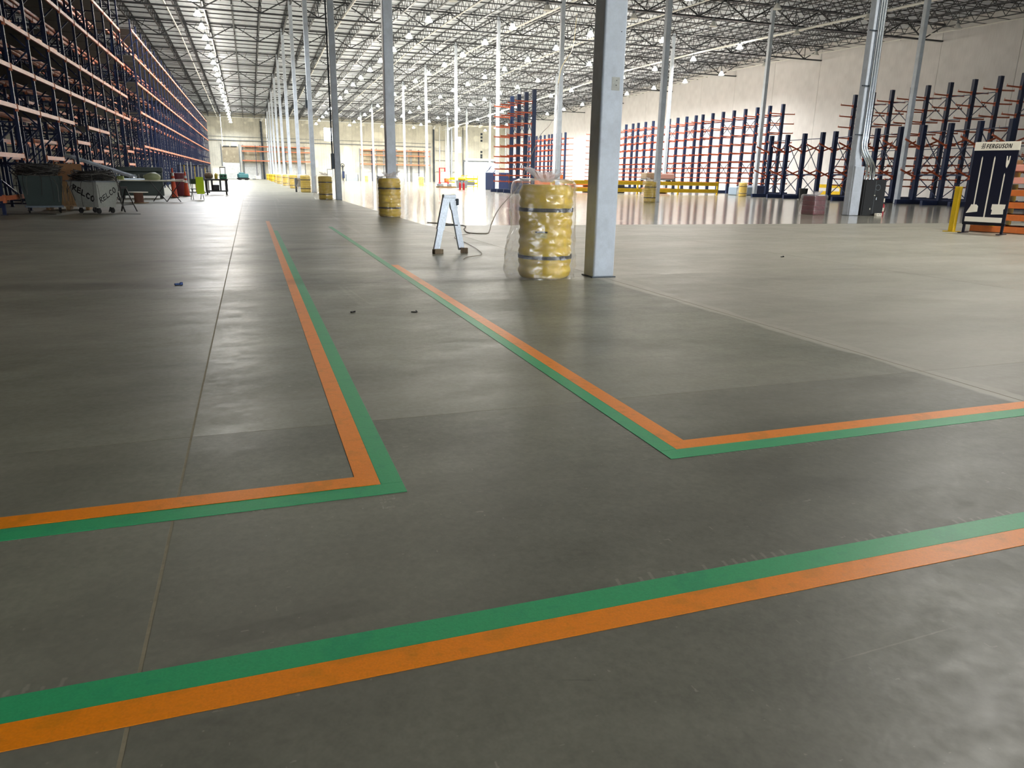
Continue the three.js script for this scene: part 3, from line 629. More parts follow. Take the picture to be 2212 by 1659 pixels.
function knotGeo(seed, dir, size = 1) {             // the gathered neck of the bag, fanned out to one side
  const pos = [], idx = [], seg = 44, rows = 9;
  for (let j = 0; j <= rows; j++) for (let i = 0; i <= seg; i++) {
    const t = j / rows, a = (i % seg) / seg * 6.2832, f = Math.abs(((i * 0.5) % 2) - 1), g2 = vn(Math.cos(a) * 3 + seed * 7, Math.sin(a) * 3 + t * 2), q = LAT[(i % seg * 37 + j * 91 + seed * 11) & 65535] - 0.5;
    const r = size * (0.035 + 0.13 * Math.pow(t, 0.7) * (0.5 + 0.6 * g2) * (0.75 + 0.35 * f));
    pos.push(Math.cos(a) * r * 1.6 + dir[0] * t * 0.1 * size, 1.1 + size * t * (0.08 + 0.09 * g2 - 0.06 * Math.cos(a) * dir[0] * -t) + 0.01 * q, Math.sin(a) * r * 0.75 + dir[1] * t * 0.1 * size);
  }
  for (let j = 0; j < rows; j++) for (let i = 0; i < seg; i++) { const a = j * (seg + 1) + i, b = a + 1, c = a + seg + 1, d = c + 1; idx.push(a, c, b, b, c, d); }
  const g = new THREE.BufferGeometry(); g.setAttribute('position', new THREE.Float32BufferAttribute(pos, 3)); g.setIndex(idx); return flat(g);
}
function barrel(label, x, z, { turn = 0, bag = 1, seed = 1, lean = [-1, 0.1], sticker = false, hi = false, knot = [-0.6, 0.2] } = {}) {
  const t = thing('column_protector', label, 'barrel', [x, 0, z], turn, 'yellow ribbed column protectors');
  part('shell', barrelG, M.barrelYellow, t);
  for (const y of [0.25, 0.79]) part('strap', bandG, M.strapBlack, t, 'black webbing strap').position.y = y;
  if (bag) {
    const w = part('plastic_bag', hi ? bagGeo(seed, lean, 0.333, 60, 40) : bagGeo(seed, lean, 0.333, 36, 22), M.bag, t, 'clear wrinkled plastic bag');
    if (bag > 1) part('bag_knot', knotGeo(seed, knot, 0.95), M.bagMilky, w, 'gathered milky plastic neck');
  }
  return t;
}
{
  // nearest, with its maker's sticker facing the camera
  const b = barrel('largest yellow ribbed barrel in a wrinkled clear bag beside the nearest column', 3.27, -8.17, { bag: 2, seed: 3, lean: [-0.95, 0.3], hi: true, knot: [-0.35, 0.2] });
  const bend = (w, h, y, dy, m, r = 0.326) => { const g = new THREE.CylinderGeometry(r, r, h, 10, 1, true, -w / r / 2, w / r); g.translate(0, y, 0); return g; };
  const st = part('sticker', bend(0.135, 0.055, 0.505, 0, 0, 0.3255), mat('stickerYellow', 0xd8c878, 0.6), b, 'small maker sticker with black bar'); st.rotation.y = -0.52;
  part('sticker_bar', bend(0.145, 0.02, 0.545, 0, 0), M.inkBlack, st);
  const ln = []; for (let i = 0; i < 4; i++) ln.push(bend([0.12, 0.05, 0.1, 0.09][i], 0.003, 0.525 - i * 0.011, 0, 0, 0.3262)); part('sticker_print', ln, M.darkSteel, st);
  part('sticker_name', bend(0.06, 0.008, 0.545, 0, 0, 0.3265), M.letterGrey, st);
  barrel('yellow ribbed barrel hiding the foot of the second aisle column', 3.78, -21.62, { bag: 2, seed: 9, lean: [0.9, 0.4], knot: [0.5, 0.3], hi: true });
  barrel('bagged yellow barrel left of the third aisle column', 3.36, zk(2) - 0.1, { bag: 2, seed: 14, lean: [-1, 0] });
  barrel('brownish-looking bagged yellow barrel left of the fourth aisle column', 3.42, zk(3) - 0.2, { bag: 1, seed: 17 });
  barrel('yellow barrel behind the grey pedestal in the aisle column row', 3.42, zk(4) - 0.1, { bag: 1, seed: 21 });
  const far = [5, 6, 7, 8, 9, 10];
  far.forEach((k, i) => barrel(`yellow barrel in the aisle column row, ${ORD[i]} beyond the grey pedestal`, 3.36 + (k % 2) * 0.1, zk(k) - 0.1, { bag: k < 7 ? 1 : 0, seed: 30 + k }));
  barrel('bagged yellow barrel in front of the long yellow guardrail', 20.05, -35.3, { bag: 2, seed: 41, lean: [-1, 0.1], hi: true });
  barrel('bagged yellow barrel at the foot of the column left of the low racks', 37.55, -51.2, { bag: 2, seed: 44 });
  barrel('small yellow barrel beside a column far off before the dock doors', 20.3, zk(6) + 0.2, { bag: 1, seed: 47 });
  barrel('farthest yellow barrel in front of the right dock doors', 21.75, zk(10) + 0.1, { bag: 1, seed: 49 });
}

// ───────────── folding metal sawhorse with wooden feet
{
  const t = thing('sawhorse', 'galvanised metal stud sawhorse on wooden blocks left of the nearest barrel', 'sawhorse', [2.86, 0, -11.1], 0.1);
  const chan = (a, b, w, d) => { // C channel from a to b, open to the back
    const g = [bar(a, b, w, 0.006, V(0, 0, 1))]; const dir = b.clone().sub(a).normalize(), side = V(0, 0, 0).crossVectors(dir, V(0, 0, 1)).normalize();
    for (const s of [-1, 1]) { const o = side.clone().multiplyScalar(s * (w / 2 - 0.003)).add(V(0, 0, -d / 2)); g.push(bar(a.clone().add(o), b.clone().add(o), 0.006, d, V(0, 0, 1))); }
    return g;
  };
  const legs = [[V(-0.04, 0.865, 0), V(-0.225, 0.05, 0.02)], [V(0.045, 0.865, -0.02), V(0.2, 0.05, -0.01)]];
  legs.forEach(([a, b], i) => {
    const l = part('leg', chan(a, b, 0.09, 0.05), M.galv, t);
    part('leg_sleeve', chan(a.clone().add(V(0, 0.005, 0.004)), a.clone().lerp(b, i ? 0.25 : 0.62).add(V(0, 0, 0.004)), 0.112, 0.06), M.galv, l);
  });
  part('top_plate', rbx(0.2, 0.05, 0.09, 0, 0.85, -0.03, 0.006), M.galv, t);
  part('cross_brace', rod(V(-0.12, 0.42, 0), V(0.13, 0.42, -0.01), 0.008, 8), M.darkSteel, t);
  part('clamp', [rbx(0.035, 0.1, 0.04, 0.13, 0.77, -0.01, 0.006), rod(V(0.09, 0.8, -0.01), V(0.13, 0.8, -0.01), 0.01)], M.darkSteel, t);
  part('foot_block', rbx(0.15, 0.07, 0.09, -0.23, 0.035, 0.03, 0.006).rotateY(0.15), M.greyWood, t, 'grey weathered wood block');
  part('foot_block', rbx(0.11, 0.08, 0.09, 0.22, 0.04, -0.01, 0.006).rotateY(-0.3), M.greyWood, t, 'grey weathered wood block');
}
// power cord: drops from the roof by the middle column line, sags across and ends on the floor by the sawhorse
{
  const t = thing('power_cord', 'thin power cord sagging from the roof down to the floor near the sawhorse', 'cord');
  part('drop', tube([V(26.4, 14.2, -60.4), V(26.24, 13.1, -60.2), V(24.7, 11.13, -57.0), V(20.44, 8.84, -48.1), V(17.33, 7.16, -41.6), V(16.2, 6.1, -39.2)], 0.024, 60, 6), M.cordCream, t, 'cream upper length of the cord');
  part('sag', tube([V(16.2, 6.1, -39.2), V(16.5, 5.02, -40.0), V(13.93, 3.71, -34.5), V(11.1, 2.77, -28.6), V(9.0, 1.67, -24.2), V(7.5, 0.85, -21.06), V(6.36, 0.58, -18.7), V(5.53, 0.36, -16.94), V(5.1, 0.12, -16.05), V(4.85, 0.014, -15.4), V(4.55, 0.012, -14.75), V(4.3, 0.012, -14.9), V(4.45, 0.012, -16.0), V(4.8, 0.012, -17.4), V(4.2, 0.012, -18.6)], 0.011, 160, 6), M.cordBrown, t);
  part('tail', tube([V(4.3, 0.012, -14.9), V(3.7, 0.012, -14.0), V(3.55, 0.012, -12.6), V(3.4, 0.012, -11.4), V(3.2, 0.012, -10.6), V(2.95, 0.012, -10.4), V(2.8, 0.012, -10.1)], 0.005, 60, 6), M.cordBrown, t);
}

// ───────────── electrical panel, conduits and what stands around that column
{
  const cx = colX[1], cz = zk(1);
  const t = thing('electrical_panel', 'black floor-standing electrical cabinet right of the conduit column', 'cabinet', [cx + 0.82, 0, cz + 0.02], -0.12);
  part('cabinet_body', rbx(0.92, 1.3, 0.62, 0, 0.65, 0, 0.012), M.black, t);
  const d = part('door', rbx(0.86, 1.22, 0.02, 0.02, 0.66, 0.32, 0.006), M.blackGloss, t);
  part('seam', bx(0.008, 1.2, 0.006, 0.02, 0.66, 0.332), M.greySteel, d); part('handle', rbx(0.02, 0.1, 0.02, 0.1, 0.62, 0.34, 0.006), M.conduit, d, 'silver latch');
  part('emblem', new THREE.TorusGeometry(0.1, 0.007, 6, 28).translate(0.12, 1.02, 0.334), M.greySteel, d, 'faint grey ring emblem'); part('warning_tag', [bx(0.05, 0.03, 0.004, 0.02, 0.74, 0.335), bx(0.03, 0.06, 0.004, -0.1, 0.25, 0.335)], M.labelWhite, d);
  const c = thing('conduit_run', 'three shiny silver conduits strapped down the column into the cabinet', 'conduit', [cx, 0, cz]);
  for (let i = 0; i < 3; i++) {
    const z = 0.225, x = 0.0 + i * 0.105, xe = 0.55 + i * 0.17, H = colTopAt(1) - 0.3;
    part('conduit', tube([V(x, H, z), V(x, 8, z), V(x, 4, z), V(x, 3.0, z), V(x, 2.5, z), V(x + 0.05, 2.28, z + 0.02), V((x + xe) / 2, 1.95, z + 0.03), V(xe - 0.05, 1.66, z - 0.1), V(xe, 1.4, z - 0.15), V(xe, 1.29, z - 0.15)], 0.044, 120, 12), M.conduit, c);
    for (const y of [2.75, 4.4, 6.2]) part('coupling', cyl(0.052, 0.09, x, y, z, 12), M.conduit, c);
  }
  for (const y of [2.85, 4.5, 6.3, 8.5]) part('strut', bx(0.62, 0.04, 0.03, 0.0, y, 0.16), M.darkSteel, c);
  const k = thing('concrete_block', 'small white block on the floor against the black cabinet', 'block', [cx + 0.95, 0, cz + 0.5], 0.1);
  part('block_body', rbx(0.27, 0.1, 0.12, 0, 0.05, 0, 0.012), M.panelCream, k); part('slot', [bx(0.08, 0.02, 0.002, -0.06, 0.05, 0.061), bx(0.08, 0.02, 0.002, 0.06, 0.05, 0.061)], M.greySteel, k);
  const e = thing('fire_extinguisher', 'red fire extinguisher standing at the right of the black cabinet', 'extinguisher', [cx + 1.48, 0, cz + 0.12], -0.4);
  part('bottle', lathe([[0, 0], [0.075, 0], [0.08, 0.02], [0.08, 0.36], [0.06, 0.42], [0.03, 0.44], [0, 0.44]], 20), M.red, e); part('valve', [cyl(0.022, 0.06, 0, 0.46, 0), bx(0.13, 0.02, 0.03, 0.03, 0.5, 0)], M.darkSteel, e);
  part('hose', tube([V(0.03, 0.46, 0.02), V(0.1, 0.42, 0.04), V(0.1, 0.25, 0.05), V(0.085, 0.12, 0.05)], 0.012, 20), M.rubber, e); part('instruction_label', new THREE.CylinderGeometry(0.0812, 0.0812, 0.13, 12, 1, true, -0.6, 1.2).translate(0, 0.22, 0), M.labelWhite, e); part('wall_tag', rbx(0.1, 0.14, 0.01, 0.0, 0.56, 0.03, 0.003), M.labelWhite, e);
  const s = thing('wrapped_stack', 'maroon stack shrink-wrapped in clear film left of the conduit column', 'stack', [cx - 1.1, 0, cz - 0.6], 0.2);
  for (let i = 0; i < 4; i++) part('carton', rbx(0.66 - 0.02 * i, 0.165, 0.55, 0, 0.085 + i * 0.17, 0, 0.02), M.maroon, s);
  const wrap = new THREE.SphereGeometry(0.5, 36, 26); { const p = wrap.attributes.position; for (let i = 0; i < p.count; i++) { const x = p.getX(i), y = p.getY(i), z = p.getZ(i), m = Math.max(Math.abs(x) / 0.37, Math.abs(y) / 0.37, Math.abs(z) / 0.32, 0.5), n = 1 + 0.09 * (vn(x * 14 + 40, y * 14 + z * 9) - 0.4); p.setXYZ(i, x / m * n, Math.max(0.005, (y / m) * n + 0.362 + (y > 0.46 ? 0.1 : 0)), z / m * n); } wrap.computeVertexNormals(); }
  part('film', wrap, M.bag, s, 'clear shrink film'); part('film_tail', knotGeo(5, [0.7, 0.1], 0.9).translate(0.1, -0.4, 0), M.bagMilky, s);
}

// ───────────── shadow board with its cleaning-tool outlines
const font = await new FontLoader().loadAsync('fonts/droid/droid_sans_bold.typeface.json');
function flatText(str, size, depth, shear = 0) {
  const g = new TextGeometry(str, { font, size, depth, curveSegments: 4, bevelEnabled: false });
  g.computeBoundingBox(); g.translate(-(g.boundingBox.min.x + g.boundingBox.max.x) / 2, 0, 0);
  if (shear) g.applyMatrix4(new THREE.Matrix4().set(1, shear, 0, 0, 0, 1, 0, 0, 0, 0, 1, 0, 0, 0, 0, 1));
  return g;
}
{
  const W = 0.95, t = thing('tool_shadow_board', 'dark navy tool board with white broom and shovel outlines and a name header', 'board', [17.02, 0, -13.5], -1.22);
  part('panel', rbx(W, 1.72, 0.03, 0, 1.12, 0, 0.006, 1), M.panelNavy, t);
  const hd = part('header', rbx(W + 0.02, 0.2, 0.034, 0, 2.07, 0, 0.006, 1), M.panelCream, t, 'cream header strip');
  part('lettering', flatText('FERGUSON', 0.1, 0.003, 0.2).scale(0.76, 1, 1).translate(0.04, 2.02, 0.018), M.inkBlack, hd, 'bold slanted black lettering');
  { // mark left of the name: two slanted, stepped bars
    const g = []; for (const s of [0, 1]) { const o = -0.325 + s * 0.04; g.push(bar(V(o, 2.01, 0.019), V(o + 0.028, 2.06, 0.019), 0.016, 0.003, V(0, 0, 1)), bar(V(o - 0.012, 2.062, 0.019), V(o + 0.035, 2.088, 0.019), 0.014, 0.003, V(0, 0, 1)), bar(V(o + 0.012, 2.1, 0.019), V(o + 0.035, 2.135, 0.019), 0.016, 0.003, V(0, 0, 1))); }
    part('emblem', g, M.inkBlack, hd);
  }
  const z = 0.017, ol = (g, n) => part(n, g, M.panelCream, t, 'white painted outline');
  const poly = (pts) => { const s = new THREE.Shape(); s.moveTo(...pts[0]); for (const q of pts.slice(1)) s.lineTo(...q); return new THREE.ExtrudeGeometry(s, { depth: 0.003, bevelEnabled: false }).translate(0, 0, z - 0.001); };
  const stick = (x, y0, y1, w = 0.026) => poly([[x - w / 2, y0], [x + w / 2, y0], [x + w / 2, y1 - 0.05], [x, y1], [x - w / 2, y1 - 0.05]]);
  ol([stick(-0.27, 0.68, 1.84), poly([[-0.33, 0.7], [-0.21, 0.7], [-0.17, 0.66], [-0.17, 0.53], [-0.42, 0.49], [-0.34, 0.66]])], 'broom_outline');
  ol([stick(0.0, 0.4, 1.84, 0.03), rbx(0.82, 0.12, 0.004, -0.01, 0.345, z, 0.0019, 1)], 'squeegee_outline');
  ol([stick(0.27, 0.72, 1.45), poly([[0.13, 0.72], [0.42, 0.72], [0.415, 0.62], [0.39, 0.6], [0.4, 0.49], [0.14, 0.475], [0.15, 0.58], [0.125, 0.6]])], 'shovel_outline');
  ol([poly([[0.25, 1.84], [0.27, 1.84], [0.28, 1.74], [0.3, 1.74], [0.31, 1.84], [0.33, 1.84], [0.325, 1.68], [0.29, 1.56], [0.265, 1.6], [0.255, 1.68]])], 'brush_outline');
  for (const s of [-1, 1]) part('leg', [rbx(0.06, 2.0, 0.05, s * (W / 2 - 0.05), 1.0, -0.045, 0.006, 1), bx(0.08, 0.02, 0.5, s * (W / 2 - 0.05), 0.01, -0.05)], M.panelNavy, t);
  part('shelf_rail', rbx(W, 0.06, 0.05, 0, 0.24, -0.04, 0.006, 1), M.panelNavy, t);
}
solo('bollard', [rbx(0.13, 1.12, 0.13, 0, 0.56, 0, 0.012, 2), bx(0.3, 0.015, 0.3, 0, 0.0075, 0)], M.guardYellow, 'yellow square steel post left of the tool board', 'post', [16.98, 0, -14.3], 0.2);
// stacked new rack beams on pallets at the right edge
{
  const beamG = ready([rbx(0.13, 0.15, 2.6, 0, 0, 0, 0.01, 1), bx(0.03, 0.22, 0.02, 0, 0, 1.31), bx(0.03, 0.22, 0.02, 0, 0, -1.31)]);
  for (let lv = 0; lv < 6; lv++) {
    const wrapped = lv >= 4, y0 = 0.002 + lv * 0.3;
    const n = ['bottom', 'second', 'third', 'fourth', 'fifth', 'topmost'][lv];
    const t = thing('beam_bundle', wrapped ? `${n} bundle of pink-wrapped rack beams behind the tool board` : `${n} bundle of orange rack beams stacked behind the tool board`, 'bundle', [18.6, y0, -13.3], 0.35, 'beam bundles by the tool board');
    for (let i = 0; i < 7; i++) { const b = part('beam', beamG, wrapped ? M.pinkWrap : M.orangeStock, t); b.position.set(-0.48 + i * 0.16, 0.085, 0); }
    for (const z of [-0.8, 0.1, 0.9]) part('dunnage', rbx(1.3, 0.135, 0.1, 0, 0.23, z, 0.01, 1), lv < 5 ? M.guardYellow : M.wood, t, 'yellow spacer bar');
  }
}
// ───────────── scrap bins, tables and tools along the left
function wheel(x, z, r = 0.07) { return [cyl(r, 0.035, 0, 0, 0, 16).rotateZ(Math.PI / 2).translate(x, r, z), bx(0.05, 0.06, 0.07, x, r * 1.7, z)]; }
function tub(w0, d0, w1, d1, y0, y1, th = 0.02) {   // open tapered tub: bottom w0 x d0, top w1 x d1
  const c = (w, d, y) => [V(-w / 2, y, -d / 2), V(w / 2, y, -d / 2), V(w / 2, y, d / 2), V(-w / 2, y, d / 2)];
  const A = c(w0, d0, y0), B = c(w1, d1, y1), a = c(w0 - 2 * th, d0 - 2 * th, y0 + th), b = c(w1 - 2 * th, d1 - 2 * th, y1), pos = [];
  const q = (p, r, s, t) => { for (const v of [p, r, s, p, s, t]) pos.push(v.x, v.y, v.z); };
  for (let i = 0; i < 4; i++) { const j = (i + 1) % 4; q(A[j], A[i], B[i], B[j]); q(a[i], a[j], b[j], b[i]); q(B[j], B[i], b[i], b[j]); }
  q(A[0], A[1], A[2], A[3]); q(a[3], a[2], a[1], a[0]);
  const g = new THREE.BufferGeometry(); g.setAttribute('position', new THREE.Float32BufferAttribute(pos, 3)); g.computeVertexNormals(); return g;
}
function tangle(cx, cz, y, rx, rz, h, n, droop, seed) { // loops of scrap cable piled on and hanging over a bin
  const out = [[], []];
  for (let i = 0; i < n; i++) {
    const pts = [], a0 = rr(0, 6.28), turns = rr(0.6, 1.6), sx = rr(0.5, 1) * rx, sz = rr(0.5, 1) * rz, ox = cx + rr(-0.2, 0.2) * rx, oz = cz + rr(-0.2, 0.2) * rz, yy = y + rr(0, h);
    const N = 14; for (let k = 0; k <= N; k++) { const a = a0 + turns * 6.28 * k / N; pts.push(V(ox + Math.cos(a) * sx * rr(0.85, 1.1), yy + 0.05 * Math.sin(a * 2 + i) + rr(-0.02, 0.03), oz + Math.sin(a) * sz * rr(0.85, 1.1))); }
    if (rnd() < droop) { const e = pts[N], ux = e.x - cx, uz = e.z - cz, L = Math.hypot(ux / rx, uz / rz) || 1; const fx = cx + ux / L * rr(1.05, 1.2), fz = cz + uz / L * rr(1.05, 1.2); pts.push(V(fx, y - rr(0.05, 0.2), fz), V(fx + rr(-0.05, 0.08), Math.max(0.03, y - rr(0.3, 0.75)), fz + rr(-0.05, 0.05))); }
    out[rnd() < 0.75 ? 0 : 1].push(tube(pts, rr(0.005, 0.01), 36, 5));
  }
  return out;
}
function spray(w, h, draw) {                        // sprayed lettering on a clear sheet
  const c = document.createElement('canvas'); c.width = 512; c.height = 512 * h / w; const x = c.getContext('2d'); x.clearRect(0, 0, c.width, c.height);
  x.strokeStyle = '#0c0c0e'; x.lineCap = 'round'; x.lineJoin = 'round'; draw(x, c.width, c.height);
  const t = new THREE.CanvasTexture(c); t.colorSpace = THREE.SRGBColorSpace; t.needsUpdate = true;
  return new THREE.MeshPhysicalMaterial({ map: t, transparent: true, alphaTest: 0.4, roughness: 0.7 });
}
const glyph = {
  R: [[[0, 1], [0.05, 0]], [[0.05, 0.02], [0.6, 0.12], [0.5, 0.42], [0.05, 0.5], [0.65, 1]]],
  E: [[[0.6, 0.02], [0.05, 0.05], [0.0, 1], [0.6, 0.95]], [[0.04, 0.5], [0.5, 0.48]]],
  L: [[[0.05, 0], [0.0, 1], [0.6, 0.96]]],
  C: [[[0.62, 0.15], [0.3, 0.0], [0.02, 0.4], [0.1, 0.85], [0.4, 1], [0.62, 0.85]]],
  O: [[[0.35, 0], [0.02, 0.35], [0.1, 0.9], [0.42, 1], [0.66, 0.6], [0.55, 0.1], [0.32, 0]]],
};
function write(x, word, px, py, size, adv, dy, lw) {
  x.lineWidth = lw;
  [...word].forEach((ch, i) => { for (const s of glyph[ch]) { x.beginPath(); s.forEach(([a, b], k) => x[k ? 'lineTo' : 'moveTo'](px + i * adv + a * size, py + i * dy + b * size)); x.stroke(); } });
}
{
  // dark green bin
  const g = thing('scrap_bin', 'dark green tapered bin on casters, heaped with black cable scrap', 'bin', [-5.4, 0, -23.7], 0.25);
  part('tub', tub(0.8, 0.62, 1.02, 0.82, 0.2, 0.98), M.binGreen, g); part('dolly', [bx(0.9, 0.05, 0.08, 0, 0.17, 0.22), bx(0.9, 0.05, 0.08, 0, 0.17, -0.22), bx(0.08, 0.05, 0.5, 0.3, 0.17, 0), bx(0.08, 0.05, 0.5, -0.3, 0.17, 0)], M.darkSteel, g);
  for (const [x, z] of [[-0.36, 0.25], [0.36, 0.25], [-0.36, -0.25], [0.36, -0.25]]) part('caster', wheel(x, z), M.rubber, g);
  const cg = tangle(0, 0, 1.0, 0.56, 0.5, 0.24, 60, 0.3, 1);
  const c = thing('cable_heap', 'black tangled cable scrap heaped on the dark green bin', 'cables', [-5.4, 0, -23.7], 0.25); part('cable', cg[0], M.cable, c); part('cable', cg[1], M.cableGrey, c); c.children.forEach((q) => q.userData.kind = 'stuff');
  // grey bin, sprayed on two sides
  const b = thing('scrap_bin', 'light grey tapered bin on casters with sprayed black lettering', 'bin', [-4.08, 0, -23.45], -0.6);
  part('tub', tub(0.72, 0.6, 0.96, 0.82, 0.17, 0.85), M.binGrey, b); part('rim', [bx(1.0, 0.035, 0.03, 0, 0.86, 0.42), bx(1.0, 0.035, 0.03, 0, 0.86, -0.42), bx(0.03, 0.035, 0.86, 0.49, 0.86, 0), bx(0.03, 0.035, 0.86, -0.49, 0.86, 0)], M.greySteel, b);
  for (const [x, z] of [[-0.3, 0.24], [0.3, 0.24], [-0.3, -0.24], [0.3, -0.24]]) part('caster', wheel(x, z), M.rubber, b);
  const m1 = spray(0.8, 0.6, (x, w, h) => { x.save(); x.translate(w * 0.14, h * 0.06); x.rotate(0.42); write(x, 'RELCO', 0, 0, 95, 92, 8, 24); x.restore(); });
  const m2 = spray(0.7, 0.6, (x, w, h) => { x.save(); x.translate(w * 0.08, h * 0.66); x.rotate(-0.52); write(x, 'RELCO', 0, 0, 105, 92, 0, 18); x.restore(); });
  // planes that follow the slope of the tub's sides
  const f1 = new THREE.PlaneGeometry(0.8, 0.6); const p1 = part('front_lettering', f1, m1, b, 'sprayed black letters'); p1.geometry = f1; p1.position.set(0, 0.51, 0.3605); p1.rotation.x = 0.16;
  const f2 = new THREE.PlaneGeometry(0.7, 0.6); const p2 = part('side_lettering', f2, m2, b, 'sprayed black letters'); p2.geometry = f2; p2.position.set(0.4255, 0.51, 0); p2.rotation.order = 'YXZ'; p2.rotation.y = Math.PI / 2; p2.rotation.x = 0.175;
  const bg = tangle(0, 0, 0.87, 0.6, 0.52, 0.24, 60, 0.4, 2);
  const d = thing('cable_heap', 'dark cable and flex scrap heaped on the light grey bin', 'cables', [-4.08, 0, -23.45], -0.6); part('cable', bg[0], M.cable, d); part('cable', bg[1], M.cableGrey, d); d.children.forEach((q) => q.userData.kind = 'stuff');
  const fl = thing('loose_cable', 'thin dark cable lying on the floor before the bins', 'cable'); part('cable', [tube([V(-6.2, 0.01, -22.9), V(-5.8, 0.012, -22.6), V(-5.3, 0.01, -22.75), V(-4.9, 0.01, -22.6)], 0.008, 40), tube([V(-4.3, 0.01, -22.7), V(-3.9, 0.01, -22.55), V(-3.4, 0.012, -22.75), V(-2.9, 0.01, -22.7)], 0.007, 40)], M.cable, fl);
  solo('cardboard_sheet', rbx(0.85, 0.5, 0.02, 0, 0, 0, 0.004, 1).rotateX(-0.3).translate(0, 0.98, 0), M.cardboard, 'brown cardboard sheet standing up behind the two bins', 'cardboard', [-5.15, 0.1, -25.6], 0.1);
  solo('pallet', [bx(1.2, 0.02, 1.0, 0, 0.12, 0), bx(0.1, 0.1, 1.0, -0.5, 0.06, 0), bx(0.1, 0.1, 1.0, 0, 0.06, 0), bx(0.1, 0.1, 1.0, 0.5, 0.06, 0), bx(0.8, 0.7, 0.03, 0, 0.48, -0.2)], M.wood, 'wooden pallet with an upright board behind the bins', 'pallet', [-5.15, 0, -25.5], 0.1);
}
function trestle(label, x, z, turn, w, h, spread, m, group) {
  const t = thing('trestle_stand', label, 'trestle', [x, 0, z], turn, group);
  part('top_bar', bar(V(-w / 2, h, 0), V(w / 2, h, 0), 0.06), m, t);
  for (const s of [-1, 1]) for (const q of [-1, 1]) part('leg', bar(V(s * (w / 2 - 0.06), h, 0), V(s * (w / 2), 0, q * spread), 0.03), m, t);
  part('tie', [bar(V(-w / 2, 0.2, spread * 0.72), V(w / 2, 0.2, spread * 0.72), 0.022)], m, t);
}
trestle('black metal trestle stand right of the light grey bin', -3.55, -24.3, 1.1, 0.55, 0.68, 0.25, M.black);
{
  const r = thing('cable_reel', 'empty wooden cable reel standing on the floor before the folding table', 'reel', [-3.97, 0, -31.1]);
  part('flange', cyl(0.33, 0.02, 0, 0.01, 0, 28), M.wood, r); part('flange', cyl(0.34, 0.022, 0, 0.39, 0, 28), M.labelWhite, r, 'pale top flange'); part('drum', cyl(0.16, 0.36, 0, 0.2, 0, 24), mat('drumBrown', 0x6d4a3c, 0.8), r);
  const t = thing('folding_table', 'long pale folding table with crossed legs, littered with tools', 'table', [-3.95, 0, -32.6], -0.05);
  part('tabletop', rbx(3.0, 0.045, 0.75, 0, 0.8, 0, 0.012, 2), M.labelWhite, t);
  for (const x of [-1.1, 0.55, 1.05]) for (const s of [-1, 1]) part('leg', bar(V(x - s * 0.28, 0.78, 0.2 * s), V(x + s * 0.28, 0, 0.2 * s), 0.03), M.black, t);
  const b1 = thing('tool_pile', 'heap of packets and offcuts on the folding table', 'clutter', [-4.75, 0.8225, -32.5]);
  part('packet', rbx(0.3, 0.09, 0.22, -0.3, 0.045, 0, 0.02), M.labelWhite, b1); part('packet', rbx(0.24, 0.14, 0.2, 0.05, 0.07, 0.05, 0.03), mat('limeBag', 0xa9b46a, 0.6), b1); part('packet', rbx(0.35, 0.06, 0.25, -0.15, 0.15, -0.03, 0.02), M.paleBlue, b1); part('offcut', bar(V(0.2, 0.03, 0.2), V(0.9, 0.03, 0.1), 0.05), M.galv, b1);
  const bag = new THREE.SphereGeometry(0.24, 20, 14); { const p = bag.attributes.position; for (let i = 0; i < p.count; i++) { const x = p.getX(i), y = p.getY(i), z = p.getZ(i); p.setXYZ(i, x * 1.3, Math.max(-0.11, y * 0.7 + 0.05 * (vn(x * 12 + 9, z * 12 + y * 8) - 0.5)), z); } bag.computeVertexNormals(); }
  solo('plastic_sack', bag, mat('sack', 0x9aa27c, 0.55), 'olive plastic sack lying on the folding table', 'sack', [-3.6, 0.935, -32.55]);
  solo('paper_sheet', rbx(0.6, 0.01, 0.35, 0, 0, 0, 0.003, 1).rotateZ(0.05), M.labelWhite, 'white sheet hanging over the right end of the folding table', 'paper', [-2.75, 0.85, -32.6], 0.3);
  solo('duct_panel', [rbx(2.4, 0.03, 0.5, 0, 0, 0, 0.008, 1), bx(2.4, 0.09, 0.02, 0, 0.03, 0.25), bx(2.4, 0.09, 0.02, 0, 0.03, -0.25)].map((q) => q.rotateZ(-0.32)), M.galv, 'long grey metal tray leaning down onto the folding table', 'tray', [-5.3, 1.27, -32.4], -0.12);
  const gb = thing('job_box', 'large dark green steel job box with pale stencilled letters', 'tool box', [-4.5, 0, -36.6], 0.08);
  part('box_body', rbx(1.75, 1.0, 0.7, 0, 0.62, 0, 0.02), M.boxGreen, gb); part('lid', rbx(1.8, 0.2, 0.75, 0, 1.22, 0, 0.03), M.boxGreen, gb);
  part('stencil', flatText('R E L C O', 0.16, 0.003).translate(0, 0.85, 0.352), M.letterGrey, gb, 'pale stencilled letters'); for (const x of [-0.75, 0.75]) part('skid', bx(0.12, 0.12, 0.7, x, 0.06, 0), M.black, gb);
  const dr = thing('steel_drum', 'dark red steel drum beside the tall traffic cone', 'drum', [-3.35, 0, -40.8]);
  part('drum_body', lathe([[0, 0], [0.34, 0], [0.35, 0.02], [0.345, 0.34], [0.36, 0.36], [0.345, 0.38], [0.345, 0.72], [0.36, 0.74], [0.345, 0.76], [0.345, 1.07], [0.355, 1.09], [0.33, 1.1], [0, 1.09]], 28), M.maroon, dr); part('bung', [cyl(0.03, 0.03, 0.18, 1.1, 0.05, 10), cyl(0.02, 0.03, -0.18, 1.1, -0.05, 10)], M.greySteel, dr);
}
